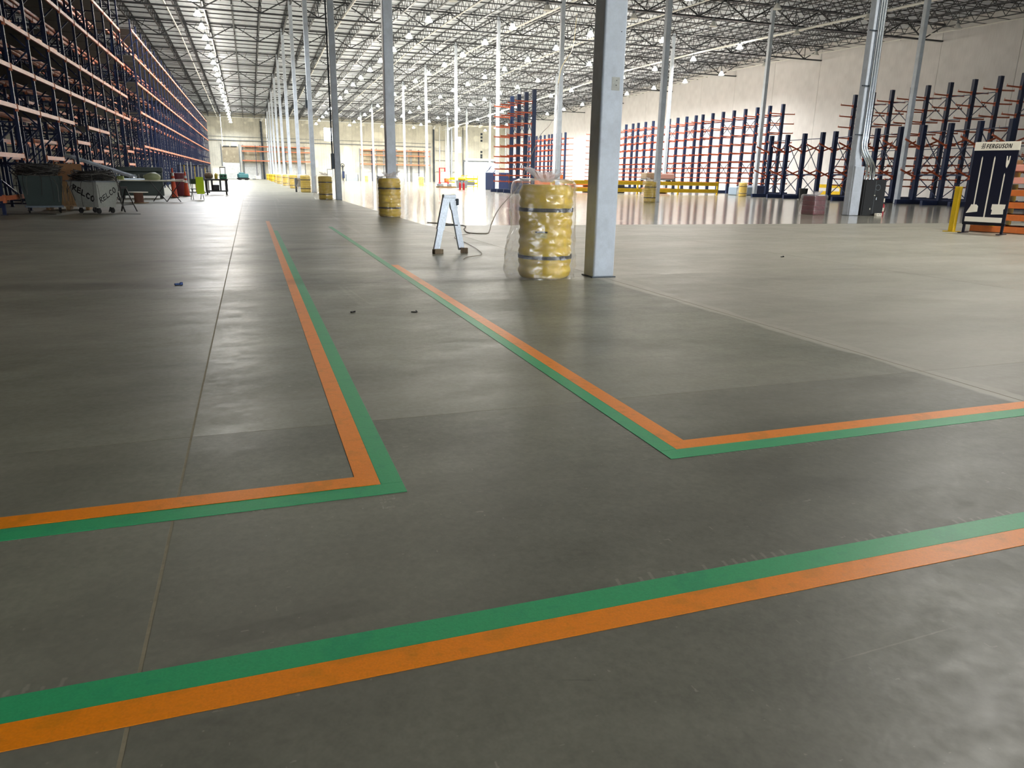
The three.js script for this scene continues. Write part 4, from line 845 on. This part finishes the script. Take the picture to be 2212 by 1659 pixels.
function cone(label, x, z, h, n = 0) {
  const t = thing('traffic_cone', label, 'cone', [x, 0, z], 0, 'traffic cones by the drum');
  part('base', rbx(0.36, 0.035, 0.36, 0, 0.0175, 0, 0.012), M.rubber, t);
  part('cone_body', lathe([[0.14, 0.035], [0.13, 0.06], [0.03, h], [0.02, h + 0.01], [0, h + 0.01]], 24), M.coneOrange, t);
  for (const q of [0.55, 0.74]) { const r = (y) => 0.132 - 0.1 * (y - 0.06) / (h - 0.06) + 0.003; const y0 = h * q, y1 = h * (q + 0.11); part('reflective_band', new THREE.CylinderGeometry(r(y1), r(y0), y1 - y0, 24, 1, true).translate(0, (y0 + y1) / 2, 0), M.coneWhite, t); }
}
cone('tall orange traffic cone in front of the dark red drum', -2.95, -40.0, 1.15);
cone('tall orange traffic cone at the right end of the green job box', -3.3, -37.6, 1.3);
{
  const t = thing('folding_chair', 'folding metal chair with a lime vest hung on it', 'chair', [-2.2, 0, -35.2], 0.3);
  part('seat', rbx(0.42, 0.03, 0.4, 0, 0.45, 0, 0.01, 1), M.darkSteel, t); part('backrest', rbx(0.42, 0.22, 0.02, 0, 0.76, -0.2, 0.01, 1), M.darkSteel, t);
  for (const s of [-1, 1]) { part('leg', bar(V(s * 0.2, 0.86, -0.21), V(s * 0.21, 0, 0.25), 0.022), M.greySteel, t); part('leg', bar(V(s * 0.19, 0.46, 0.1), V(s * 0.2, 0, -0.26), 0.022), M.greySteel, t); }
  const vg = new THREE.PlaneGeometry(0.36, 0.7, 12, 18); { const p = vg.attributes.position; for (let i = 0; i < p.count; i++) { const x = p.getX(i), y = p.getY(i); p.setXYZ(i, x * (1 - 0.15 * Math.abs(y)), y, 0.03 * Math.sin(x * 26 + y * 3) + 0.02 * vn(x * 9, y * 7)); } }
  const vb = vg.clone(); vb.computeVertexNormals(); vb.translate(0, 0, -0.012);
  const vest = solo('safety_vest', [vg, vb], mat('vestCloth', 0xc9e22a, 0.8, 0, { side: THREE.DoubleSide }), 'lime yellow safety vest draped over the folding chair', 'vest', [-2.03, 0.6, -34.92], 0.45);
}
{
  const c = thing('service_cart', 'black two-shelf service cart standing at the far end of the clutter', 'cart', [-1.7, 0, -43.3], 0.12);
  part('top_shelf', rbx(1.15, 0.08, 0.6, 0, 0.78, 0, 0.02), M.black, c); part('lower_shelf', rbx(1.1, 0.07, 0.56, 0, 0.2, 0, 0.02), M.black, c);
  for (const [x, z] of [[-0.5, 0.24], [0.5, 0.24], [-0.5, -0.24], [0.5, -0.24], [-0.2, -0.24], [0.18, 0.24]]) part('upright', rbx(0.09, 0.52, 0.06, x, 0.49, z, 0.012, 1), M.black, c);
  for (const [x, z] of [[-0.48, 0.22], [0.48, 0.22], [-0.48, -0.22], [0.48, -0.22]]) part('caster', wheel(x, z, 0.075), M.rubber, c);
  solo('tool_case', [rbx(0.3, 0.28, 0.26, 0, 0.14, 0, 0.02)], M.black, 'black tool case on the lower shelf of the service cart', 'case', [-1.72, 0.237, -43.3], 0.12);
  const g = thing('green_machine', 'green boxed power tool with an upright handle on the service cart', 'machine', [-1.33, 0.82, -43.25], 0.1);
  part('housing', rbx(0.36, 0.26, 0.3, 0, 0.13, 0, 0.04), M.plasticGreen, g); part('handle', [bar(V(-0.12, 0.25, 0), V(-0.13, 0.6, -0.03), 0.03), bar(V(0.12, 0.25, 0), V(0.13, 0.6, -0.03), 0.03), bar(V(-0.14, 0.6, -0.03), V(0.14, 0.6, -0.03), 0.04)], M.black, g); part('dial', [cyl(0.05, 0.02, 0, 0, 0, 14).rotateX(Math.PI / 2).translate(-0.08, 0.15, 0.155), cyl(0.05, 0.02, 0, 0, 0, 14).rotateX(Math.PI / 2).translate(0.08, 0.15, 0.155)], M.black, g);
  const sk = new THREE.SphereGeometry(0.2, 18, 12).scale(1.1, 0.9, 0.8).translate(0, 0.16, 0); { const p = sk.attributes.position; for (let i = 0; i < p.count; i++) { const y = p.getY(i); p.setY(i, Math.max(0, y + 0.05 * (vn(p.getX(i) * 15, p.getZ(i) * 15 + y * 9) - 0.5))); } sk.computeVertexNormals(); }
  solo('cloth_sack', sk, M.greyWood, 'grey cloth sack on the left of the service cart top', 'sack', [-2.05, 0.82, -43.35]);
  solo('yellow_jug', [cyl(0.08, 0.24, 0, 0.12, 0, 14), cyl(0.03, 0.06, 0, 0.27, 0, 10), new THREE.TorusGeometry(0.05, 0.012, 6, 14).translate(0.07, 0.2, 0)], mat('jugYellow', 0xd8c33a, 0.5), 'yellow plastic jug in the middle of the service cart top', 'jug', [-1.68, 0.82, -43.25]);
  const s2 = thing('tool_stand', 'upright rack of white and yellow handled tools behind the chair', 'tool rack', [-3.0, 0, -46.5], 0.1);
  part('stand_frame', [bx(1.6, 0.05, 0.05, 0, 1.5, 0), bx(0.05, 1.5, 0.05, -0.75, 0.75, 0), bx(0.05, 1.5, 0.05, 0.75, 0.75, 0), bx(1.6, 0.05, 0.4, 0, 0.05, 0)], M.black, s2);
  for (let i = 0; i < 8; i++) part('tool_handle', rod(V(-0.65 + i * 0.18, 0.05, 0.06), V(-0.62 + i * 0.18, rr(1.3, 1.75), 0.05), 0.025), i % 3 === 1 ? M.guardYellow : M.coneWhite, s2);
  solo('white_cabinet', [rbx(1.5, 2.0, 0.8, 0, 1.0, 0, 0.02), rbx(1.6, 0.06, 0.9, 0, 2.03, 0, 0.01)], M.panelCream, 'pale cabinet by the far end of the pallet racks', 'cabinet', [-4.3, 0, -120], 0);
  // small things on the floor
  solo('debris', [rbx(0.05, 0.02, 0.03, 0, 0.01, 0, 0.006, 1), rbx(0.03, 0.03, 0.02, 0.04, 0.015, 0.01, 0.006, 1)], mat('debrisBlue', 0x1d3f7c, 0.5), 'tiny blue scrap lying on the floor left of the aisle joint', 'debris', [-0.8, 0, -8.33], 0.3);
  solo('debris', [rbx(0.04, 0.012, 0.025, 0, 0.006, 0, 0.004, 1), rbx(0.02, 0.02, 0.02, 0.025, 0.01, 0.01, 0.004, 1)], M.black, 'tiny black scrap on the floor right of the nearest column', 'debris', [7.9, 0, -9.6], 0.3);
  solo('debris', [tube([V(-0.04, 0.004, 0), V(0, 0.004, 0.03), V(0.03, 0.004, -0.04)], 0.004, 12)], M.black, 'tiny black bent wire on the floor between the walkway tapes', 'debris', [1.28, 0, -6.2], 0.3);
  solo('debris', [rbx(0.03, 0.01, 0.02, 0, 0.005, 0, 0.003, 1), rbx(0.02, 0.012, 0.012, 0.02, 0.006, 0.01, 0.003, 1)], M.black, 'tiny black chip on the floor left between the walkway tapes', 'debris', [0.75, 0, -6.3], 0.8);
}
// ───────────── grey charging pedestal in the aisle column row
{
  const t = thing('charger_pedestal', 'grey control pedestal on two legs beside the fifth aisle column', 'pedestal', [3.05, 0, -51.6], 0.1);
  part('housing', rbx(0.5, 0.56, 0.3, 0, 0.62, 0, 0.03), M.greySteel, t); for (const s of [-1, 1]) part('leg', bx(0.1, 0.36, 0.2, s * 0.18, 0.18, 0), M.darkSteel, t);
  part('dial', cyl(0.07, 0.02, 0, 0, 0, 14).rotateX(Math.PI / 2).translate(-0.05, 0.74, 0.155), M.inkBlack, t); part('slot', bx(0.03, 0.2, 0.01, 0.02, 0.52, 0.152), M.inkBlack, t);
}
// switch boxes on columns of the aisle line
for (const [k, y, h, n] of [[2, 1.75, 0.7, 'third'], [3, 5.4, 0.5, 'fourth']]) {
  const t = thing('disconnect_box', `dark switch box fixed to the ${n} aisle column`, 'switch box', [X0 - 0.205, 0, zk(k) - 0.05]);
  part('box', rbx(0.12, h, 0.3, 0, y, 0, 0.01, 1), M.darkSteel, t); part('feed_pipe', rod(V(0, y + h / 2, 0), V(0.0, y + (k === 2 ? 7 : 1.2), 0), 0.035, 8), M.darkSteel, t);
}
// ───────────── far wall: dock doors with lift tracks and pallet beams above them
{
  const zf = WALL_FAR + 0.02;
  const doors = [[-4.85, -1.65, 'leftmost dock door, at the foot of the aisle'], [-0.75, 2.35, 'second dock door, right of the aisle end'], [4.6, 7.3, 'dock door hidden partly by the receding columns'], [8.4, 11.1, 'dock door just left of the fourth aisle column'], [23.2, 25.4, 'dock door left of the second aisle column'], [26.2, 28.6, 'dock door right behind the second aisle column'], [30.6, 33.3, 'dock door with a dark edge strip right of the second aisle column'], [33.8, 36.4, 'rightmost white dock door before the pipe shaft']];
  doors.forEach(([a, b, lab]) => {
    const w = b - a, t = thing('dock_door', `white sectional ${lab}`, 'door', [(a + b) / 2, 0, zf], 0, 'white sectional dock doors');
    for (let i = 0; i < 5; i++) part('door_section', rbx(w, 0.61, 0.05, 0, 0.315 + i * 0.62, 0.04, 0.008, 1), M.doorWhite, t);
    for (const s of [-1, 1]) part('lift_track', bx(0.12, 6.7, 0.15, s * (w / 2 + 0.1), 3.35, 0.09), M.greySteel, t);
    part('head_panel', bx(w, 3.1, 0.03, 0, 4.75, 0.02), mat('headPanel' + a, 0xb3a892, 0.8, 0, { map: rep(texConc, 0.3) }), t); part('spring_bar', [bx(w * 0.36, 0.16, 0.2, -w * 0.22, 6.3, 0.13), bx(w * 0.36, 0.16, 0.2, w * 0.22, 6.3, 0.13)], M.darkSteel, t);
    part('dock_light', rbx(0.6, 0.1, 0.1, 0, 1.05, 0.1, 0.02), M.coneWhite, t);
  });
  const beams = (label, x0, x1, ys) => {
    const t = thing('wall_rack', label, 'rack', [x0, 0, zf + 1.35], 0, 'racks over the dock doors'); const w = x1 - x0, n = Math.round(w / 2.7);
    for (let i = 0; i <= n; i++) part('upright', [bx(0.1, 6.6, 0.1, w * i / n, 3.3, 0), bx(0.1, 6.6, 0.1, w * i / n, 3.3, -0.8)], i % 2 ? M.rackNavy : M.greySteel, t);
    for (const y of ys) for (let i = 0; i < n; i++) part('beam', [bx(w / n - 0.1, 0.2, 0.06, w * (i + 0.5) / n, y, 0.06), bx(w / n - 0.1, 0.14, 0.06, w * (i + 0.5) / n, y, -0.86)], M.beamOrange, t);
    for (let i = 0; i < n; i++) part('mesh_deck', bx(w / n - 0.1, 0.03, 0.8, w * (i + 0.5) / n, ys[1] + 0.12, -0.4), M.greySteel, t);
  };
  beams('orange-beamed rack over the left group of dock doors', -1.15, 12.3, [5.42, 3.6, 6.35]);
  beams('orange-beamed rack over the right group of dock doors', 22.4, 37.6, [5.3, 3.45, 6.3]);
  // pipes and ducts on the wall
  const pipe = (label, g, m, grp) => { const t = thing('wall_pipe', label, 'pipe', [0, 0, 0], 0, grp); part('pipe', g, m, t); return t; };
  const dp = pipe('dark downpipe with a pale elbow on the concrete wall at the aisle end', [rod(V(2.95, 0, zf + 0.35), V(2.95, 11.3, zf + 0.35), 0.2, 12)], M.darkSteel, 'wall pipes');
  part('elbow', [rod(V(2.95, 11.3, zf + 0.35), V(3.6, 12.2, zf + 0.35), 0.22, 12)], M.coneWhite, dp, 'pale elbow'); part('bracket', [3, 5.5, 7.6, 9, 10].map((y) => bx(0.5, 0.1, 0.45, 2.95, y, zf + 0.25)), M.coneWhite, dp);
  const d2 = pipe('dark downpipe with a pale elbow left of the pipe shaft', [rod(V(38.6, 0, zf + 0.35), V(38.6, 11.0, zf + 0.35), 0.2, 12)], M.darkSteel, 'wall pipes'); part('elbow', [rod(V(38.6, 11, zf + 0.35), V(38.9, 11.7, zf + 0.35), 0.22, 12)], M.coneWhite, d2, 'pale elbow');
  pipe('white pipe stepping down the concrete wall above the leftmost dock door', [rod(V(-8.2, 12.0, zf + 0.3), V(-8.1, 4.6, zf + 0.3), 0.13, 10), rod(V(-8.1, 4.6, zf + 0.3), V(-9.6, 4.5, zf + 0.3), 0.13, 10), rod(V(-9.6, 4.5, zf + 0.3), V(-9.6, 3, zf + 0.3), 0.13, 10)], M.coneWhite, 'wall pipes');
  pipe('thin horizontal pipe running along the concrete wall over the dock doors', [rod(V(-14, 7.5, zf + 0.2), V(38.1, 7.3, zf + 0.2), 0.07, 8), rod(V(-14, 8.2, zf + 0.2), V(38, 8.0, zf + 0.2), 0.04, 8)], M.greySteel, 'wall pipes');
  pipe('white sprinkler branch along the top of the concrete wall', [rod(V(-14, 11.9, zf + 0.9), V(38.2, 11.7, zf + 0.9), 0.09, 8)], M.coneWhite, 'wall pipes');
  const sh = thing('pipe_shaft', 'cluster of tall silver ducts on the concrete wall left of the open door', 'ducts', [0, 0, 0]);
  for (const [x, r, m] of [[39.9, 0.12, M.coneWhite], [41.3, 0.16, M.coneWhite], [42.0, 0.22, M.galv], [42.6, 0.22, M.galv], [45.2, 0.08, M.darkSteel]]) part('duct', rod(V(x, 0.3, zf + 0.4), V(x, 11.6, zf + 0.4), r, 10), m, sh);
  for (const y of [2.2, 4.6, 6.6, 8.8]) part('bracing', bx(5, 0.08, 0.08, 41.6, y, zf + 0.15), M.greySteel, sh);
  const f = thing('dock_opening_frame', 'dark header and tracks around the bright open door', 'door frame', [49.25, 0, zf]);
  part('header', bx(7.6, 0.35, 0.25, 0, 4.6, 0.1), M.greySteel, f); for (const s of [-1, 1]) part('jamb', bx(0.25, 4.4, 0.25, s * 3.68, 2.2, 0.1), M.greySteel, f); part('raised_door', bx(7.1, 0.5, 0.2, 0, 4.95, 0.15), M.labelWhite, f);
  const lv = thing('wall_louvres', 'column of small dark square vents above the open door', 'vents', [49.6, 0, zf]);
  for (const y of [10.4, 9.7, 9.0, 6.6, 5.9, 5.4]) part('vent', bx(0.45, 0.45, 0.08, 0, y, 0.04), M.darkSteel, lv);
  const pd = thing('personnel_door', 'small pale exit door with a frame in the concrete wall under the bright window', 'door', [16.2, 0, zf]); part('leaf', rbx(0.95, 2.1, 0.05, 0, 1.05, 0.03, 0.008, 1), M.doorWhite, pd); part('frame', [bx(0.1, 2.25, 0.12, -0.55, 1.12, 0.05), bx(0.1, 2.25, 0.12, 0.55, 1.12, 0.05), bx(1.2, 0.1, 0.12, 0, 2.25, 0.05)], M.greySteel, pd); part('vision_pane', bx(0.2, 0.5, 0.06, 0.2, 1.4, 0.04), M.paleBlue, pd);
}
// ceiling fan near the open door
{
  const t = thing('ceiling_fan', 'large white industrial ceiling fan high before the open door', 'fan', [40.4, 0, -134]);
  part('motor', cyl(0.3, 0.35, 0, 10.1, 0, 16), M.labelWhite, t); part('stem', cyl(0.06, 3.0, 0, 11.7, 0, 8), M.greySteel, t);
  for (let i = 0; i < 6; i++) part('blade', rbx(3.1, 0.05, 0.35, 1.8, 10.05, 0, 0.015, 1).rotateY(i * Math.PI / 3 + 0.3), M.labelWhite, t);
}
// ───────────── machines and stores in the distance
{
  const s = thing('floor_scrubber', 'teal ride-on floor scrubber parked at the far end of the aisle', 'scrubber', [-1.05, 0, -140], 0.4);
  part('tank', rbx(1.8, 0.75, 0.9, 0, 0.68, 0, 0.2), M.teal, s); part('seat_hump', rbx(0.8, 0.35, 0.8, -0.2, 1.08, 0, 0.14), M.teal, s); part('skirt', rbx(1.9, 0.22, 0.95, 0, 0.22, 0, 0.05), M.rubber, s); for (const x of [-0.6, 0.6]) part('wheel', cyl(0.16, 0.98, 0, 0, 0, 14).rotateX(Math.PI / 2).translate(x, 0.16, 0), M.rubber, s);
  const p = thing('pallet_jack', 'small white pallet truck standing before the second dock door', 'pallet truck', [1.1, 0, -150], 0.5); part('forks', [bx(0.2, 0.1, 1.3, -0.2, 0.1, 0), bx(0.2, 0.1, 1.3, 0.2, 0.1, 0)], M.darkSteel, p); part('body', rbx(0.8, 0.6, 0.4, 0, 0.4, 0.8, 0.06), M.labelWhite, p); part('tiller', rod(V(0, 0.6, 0.9), V(0, 1.2, 1.2), 0.03), M.black, p);
  const r = thing('order_picker', 'red and white order picker truck before the pipe shaft', 'forklift', [20.6, 0, -82], 0.3);
  part('chassis', rbx(1.0, 0.5, 1.3, 0, 0.3, 0, 0.06), M.red, r); part('mast', [bx(0.1, 2.1, 0.1, -0.35, 1.05, -0.6), bx(0.1, 2.1, 0.1, 0.35, 1.05, -0.6), bx(0.8, 0.08, 0.08, 0, 2.05, -0.6)], M.red, r); part('cab', rbx(0.85, 0.7, 0.6, 0, 1.3, 0.1, 0.06), M.coneWhite, r); part('seat', rbx(0.4, 0.4, 0.4, 0, 0.75, 0.3, 0.08), M.orangeStock, r);
  const pl = thing('pallet_load', 'low pallet of grey parts right of the red truck', 'pallet', [19.6, 0, -77.5], 0.1); part('deck', [bx(1.9, 0.03, 1.2, 0, 0.14, 0), bx(1.9, 0.1, 0.1, 0, 0.07, 0.5), bx(1.9, 0.1, 0.1, 0, 0.07, -0.5)], M.wood, pl); for (let i = 0; i < 4; i++) part('carton', rbx(0.4, 0.25 + 0.1 * (i % 2), 0.8, -0.7 + 0.45 * i, 0.29 + 0.05 * (i % 2), 0, 0.02), i % 2 ? M.labelWhite : M.greySteel, pl);
  const w = thing('work_light_box', 'yellow-topped grey bin on the floor near the red extinguishers', 'bin', [20.2, 0, -73.5]); part('bin_body', tub(0.8, 0.8, 1.0, 1.0, 0.05, 0.8), M.greySteel, w); part('yellow_sack', new THREE.SphereGeometry(0.4, 14, 10).scale(1, 0.6, 1).translate(0, 0.95, 0), M.guardYellow, w);
  for (let i = 0; i < 2; i++) { const e = thing('fire_extinguisher', `distant red fire extinguisher, ${['left', 'right'][i]} of the pair at a middle-line column`, 'extinguisher', [18.1 + i * 0.35, 0, -66.5], 0, 'pair of distant extinguishers'); part('bottle', lathe([[0, 0], [0.1, 0], [0.1, 0.55], [0.05, 0.66], [0, 0.68]], 14), M.red, e); part('valve', cyl(0.04, 0.12, 0, 0.72, 0, 8), M.black, e); }
  const m = thing('compactor', 'long dark blue waste compactor left of the bright open door', 'machine', [22.2, 0, -68.2], 0.2);
  part('hopper', rbx(1.7, 1.6, 1.6, 0, 0.8, 0, 0.05), M.darkBlue, m); part('hopper_lip', [bar(V(-0.8, 1.6, 0.7), V(-0.2, 2.2, 0.7), 0.08), bar(V(-0.8, 1.6, -0.7), V(-0.2, 2.2, -0.7), 0.08)], M.darkBlue, m); part('container', rbx(2.2, 1.1, 1.6, 2.0, 0.6, 0, 0.05), M.darkBlue, m);
  const c = thing('blue_container', 'low blue-grey stacked crates before the bright open door', 'crates', [29.5, 0, -92], 0.1); for (let i = 0; i < 3; i++) part('crate', rbx(1.6, 0.8, 1.2, i * 1.8, 0.4, 0, 0.05), M.darkBlue, c);
  const yc = thing('yellow_cage', 'yellow open steel cage standing before the lone tall rack', 'cage', [24.6, 0, -86], 0.1); const L = 1.5, Hc = 1.3; const e = [];
  for (const x of [-L / 2, L / 2]) for (const z of [-0.6, 0.6]) e.push(bx(0.1, Hc, 0.1, x, Hc / 2, z)); for (const y of [0.1, 0.65, Hc]) { e.push(bx(L, 0.09, 0.09, 0, y, 0.6), bx(L, 0.09, 0.09, 0, y, -0.6), bx(0.09, 0.09, 1.2, -L / 2, y, 0), bx(0.09, 0.09, 1.2, L / 2, y, 0)); } part('cage_frame', e, M.guardYellow, yc); part('load', rbx(1.0, 0.6, 0.8, 0, 0.5, 0, 0.05), M.greySteel, yc);
  // orange beam stock behind the guardrail
  const stock = [[24.2, -60.6, 3, 2.6, 'left stack of orange rack beams behind the guardrail, next to the lone rack'], [27.6, -61.2, 2, 2.2, 'middle stack of orange rack beams behind the guardrail'], [34.4, -59.6, 1, 2.3, 'low stack of orange rack beams under the guardrail rail, right part']];
  for (const [x, z, lv, w, lab] of stock) { const t = thing('beam_stack', lab, 'stack', [x, 0, z], 0.05, 'orange beam stacks behind the guardrail'); for (let l = 0; l < lv; l++) for (let i = 0; i < 5; i++) part('beam', rbx(w, 0.36, 0.2, (l % 2) * 0.15, 0.3 + l * 0.5, -0.5 + i * 0.25, 0.02, 1), M.orangeStock, t); part('skid', [bx(0.12, 0.12, 1.3, -w / 3, 0.06, 0), bx(0.12, 0.12, 1.3, w / 3, 0.06, 0)], M.wood, t); for (let l = 1; l < lv; l++) part('spacer', [bx(0.1, 0.14, 1.3, -w / 3, 0.05 + l * 0.5, 0), bx(0.1, 0.14, 1.3, w / 3, 0.05 + l * 0.5, 0)], M.wood, t); }
  const mc = thing('material_cart', 'pink-wrapped cart with black wheels above the guardrail', 'cart', [35.6, 0, -61.5], 0.05); part('cart_bed', bx(3.2, 0.1, 1.2, 0, 1.2, 0), M.greySteel, mc); part('bundle', rbx(1.9, 0.5, 1.0, 0.6, 1.5, 0, 0.08), mat('dustyPink', 0xa98078, 0.6), mc); part('bundle', rbx(1.0, 0.55, 1.0, -1.0, 1.52, 0, 0.08), M.greyWood, mc); for (const x of [-1.2, -0.7, 0.9, 1.4]) part('wheel', cyl(0.2, 0.15, 0, 0, 0, 14).rotateX(Math.PI / 2).translate(x, 0.97, 0.6), M.rubber, mc); part('undercarriage', [bx(0.1, 1.15, 0.1, -1.4, 0.575, -0.5), bx(0.1, 1.15, 0.1, 1.4, 0.575, -0.5), bx(0.1, 1.15, 0.1, -1.4, 0.575, 0.45), bx(0.1, 1.15, 0.1, 1.4, 0.575, 0.45)], M.darkSteel, mc);
  const cr = thing('black_crate', 'black equipment crate behind the guardrail, left of the low beam stack', 'crate', [30.5, 0, -60]); part('crate_body', rbx(1.5, 0.7, 1.0, 0, 0.35, 0, 0.04), M.black, cr); part('crate_lid', rbx(1.2, 0.2, 0.8, 0.1, 0.8, 0, 0.04), M.paleBlue, cr);
  const bb = thing('blue_bin_row', 'dark blue tarpaulin-covered bundle at the foot of the tall rack', 'bundle', [40.6, 0, -55.6], 0.05); part('tarp', rbx(1.9, 0.75, 1.2, 0, 0.38, 0, 0.12), M.paleBlue, bb); part('tarp_end', rbx(1.6, 0.85, 1.2, 1.7, 0.43, 0, 0.14), M.darkBlue, bb);
  const tc = thing('trash_can', 'small black trash can with a white bag in front of the low racks', 'trash can', [36.9, 0, -43.4]); part('can', lathe([[0, 0], [0.24, 0], [0.3, 0.75], [0.31, 0.77], [0.28, 0.77], [0.27, 0.72], [0.22, 0.04], [0, 0.04]], 20), M.black, tc); part('liner', knotGeo(8, [0.2, 0.1], 1.8).translate(0, -1.3, 0), M.bagMilky, tc, 'white crumpled liner');
  const t2 = thing('trash_can', 'dark trash can with a white bag behind the second aisle barrel', 'trash can', [17.9, 0, -110]); part('can', lathe([[0, 0], [0.4, 0], [0.46, 1.1], [0.42, 1.1], [0, 1.05]], 18), M.darkSteel, t2); part('liner', knotGeo(3, [0.2, 0.1], 3.2).translate(0, -2.55, 0), M.bagMilky, t2, 'white crumpled liner');
  const pb = thing('slotted_rack', 'blue-grey stack of flat panels by the concrete wall left of the far barrel', 'stack', [20.2, 0, -160], 0); for (let i = 0; i < 6; i++) part('panel', rbx(2.6, 0.12, 1.0, 0, 0.1 + i * 0.2, 0, 0.02, 1), M.paleBlue, pb); part('post', [bx(0.1, 1.3, 0.1, -1.2, 0.65, 0.45), bx(0.1, 1.3, 0.1, 1.2, 0.65, 0.45)], M.darkSteel, pb);
  const ph = thing('wall_station', 'dark blue wall station with a coiled hose right of the third aisle column', 'hose station', [18.9, 0, WALL_FAR + 0.45]); part('station_box', rbx(0.5, 1.4, 0.3, 0, 1.2, 0, 0.04), M.darkBlue, ph); part('station_post', bx(0.2, 3.2, 0.15, -0.05, 1.6, -0.25), M.darkSteel, ph); part('hose', new THREE.TorusGeometry(0.35, 0.06, 8, 20).translate(-0.1, 3.1, 0), M.black, ph);
}
// ───────────── high-bay lamps
{
  const shadeG = ready(lathe([[0.04, 0.36], [0.09, 0.345], [0.13, 0.27], [0.21, 0.13], [0.28, 0.01], [0.282, 0.0], [0.25, 0.012], [0, 0.02]], 20));
  const bodyG = ready([cyl(0.085, 0.2, 0, 0.47, 0, 12), cyl(0.12, 0.03, 0, 0.37, 0, 12)]);
  const names = {};
  function lamp(x, y, z, on, label, group, cool) {
    const t = thing('high_bay_lamp', label, 'lamp', [x, y, z], 0, group);
    part('shade', shadeG, on ? M.shadeGlow : M.shadeOff, t); part('ballast', bodyG, M.greySteel, t);
    const top = roofY(z) - y - (z < -108 ? -0.08 : 0.9); part('suspension_rod', rod(V(0, 0.56, 0), V(0, top, 0), 0.012, 5), M.roofSteel, t);
    if (on) {
      const s = new THREE.SpotLight(cool ? 0xf2f7ff : 0xfffcf6, LAMP_CD, 0, 1.43, 0.43, 2); s.position.set(0, -0.03, 0); s.target.position.set(0, -5, 0); t.add(s.target); s.castShadow = true; s.shadow.radius = 7; s.shadow.mapSize.set(256, 256);
      t.add(s);
    }
  }
  const Y = 12.0, yAt = (z) => Math.min(Y, roofY(z) - 2.25);
  // aisle row, close-set
  for (let i = 0; i < 31; i++) { const z = -5.8 - 5.1 * i; if (z < WALL_FAR + 3) break; lamp(-2.65, yAt(z), z, z < -42, `${z < -42 ? 'glowing' : 'unlit'} lamp, ${ORD[i]} from the front in the close-set row beside the pallet racks`, 'aisle lamp row', true); }
  const rows = [13.2, 19.7, 26.2, 32.7, 40.1, 48.1];
  rows.forEach((x, r) => {
    for (let n = 0; n < 28; n++) {
      const z = 13.755 - 7.085 * n; if (z < WALL_FAR + 4) break;
      const on = n >= (r > 4 ? 12 : 10) || (r === 1 && n < 2) || (r === 0 && [1, 3, 8].includes(n)) || (r === 1 && n === 4) || (r === 2 && n === 8);
      lamp(x, yAt(z), z, on, `${on ? 'glowing' : 'unlit'} lamp, ${ORD[n]} from the front in the ${ORD[r]} row right of the aisle`, `lamp row ${r + 1}`);
    }
  });
}
// ───────────── finish
scene.traverse((o) => { if (o.isMesh) { o.castShadow = true; o.receiveShadow = true; } });
renderer.render(scene, camera);
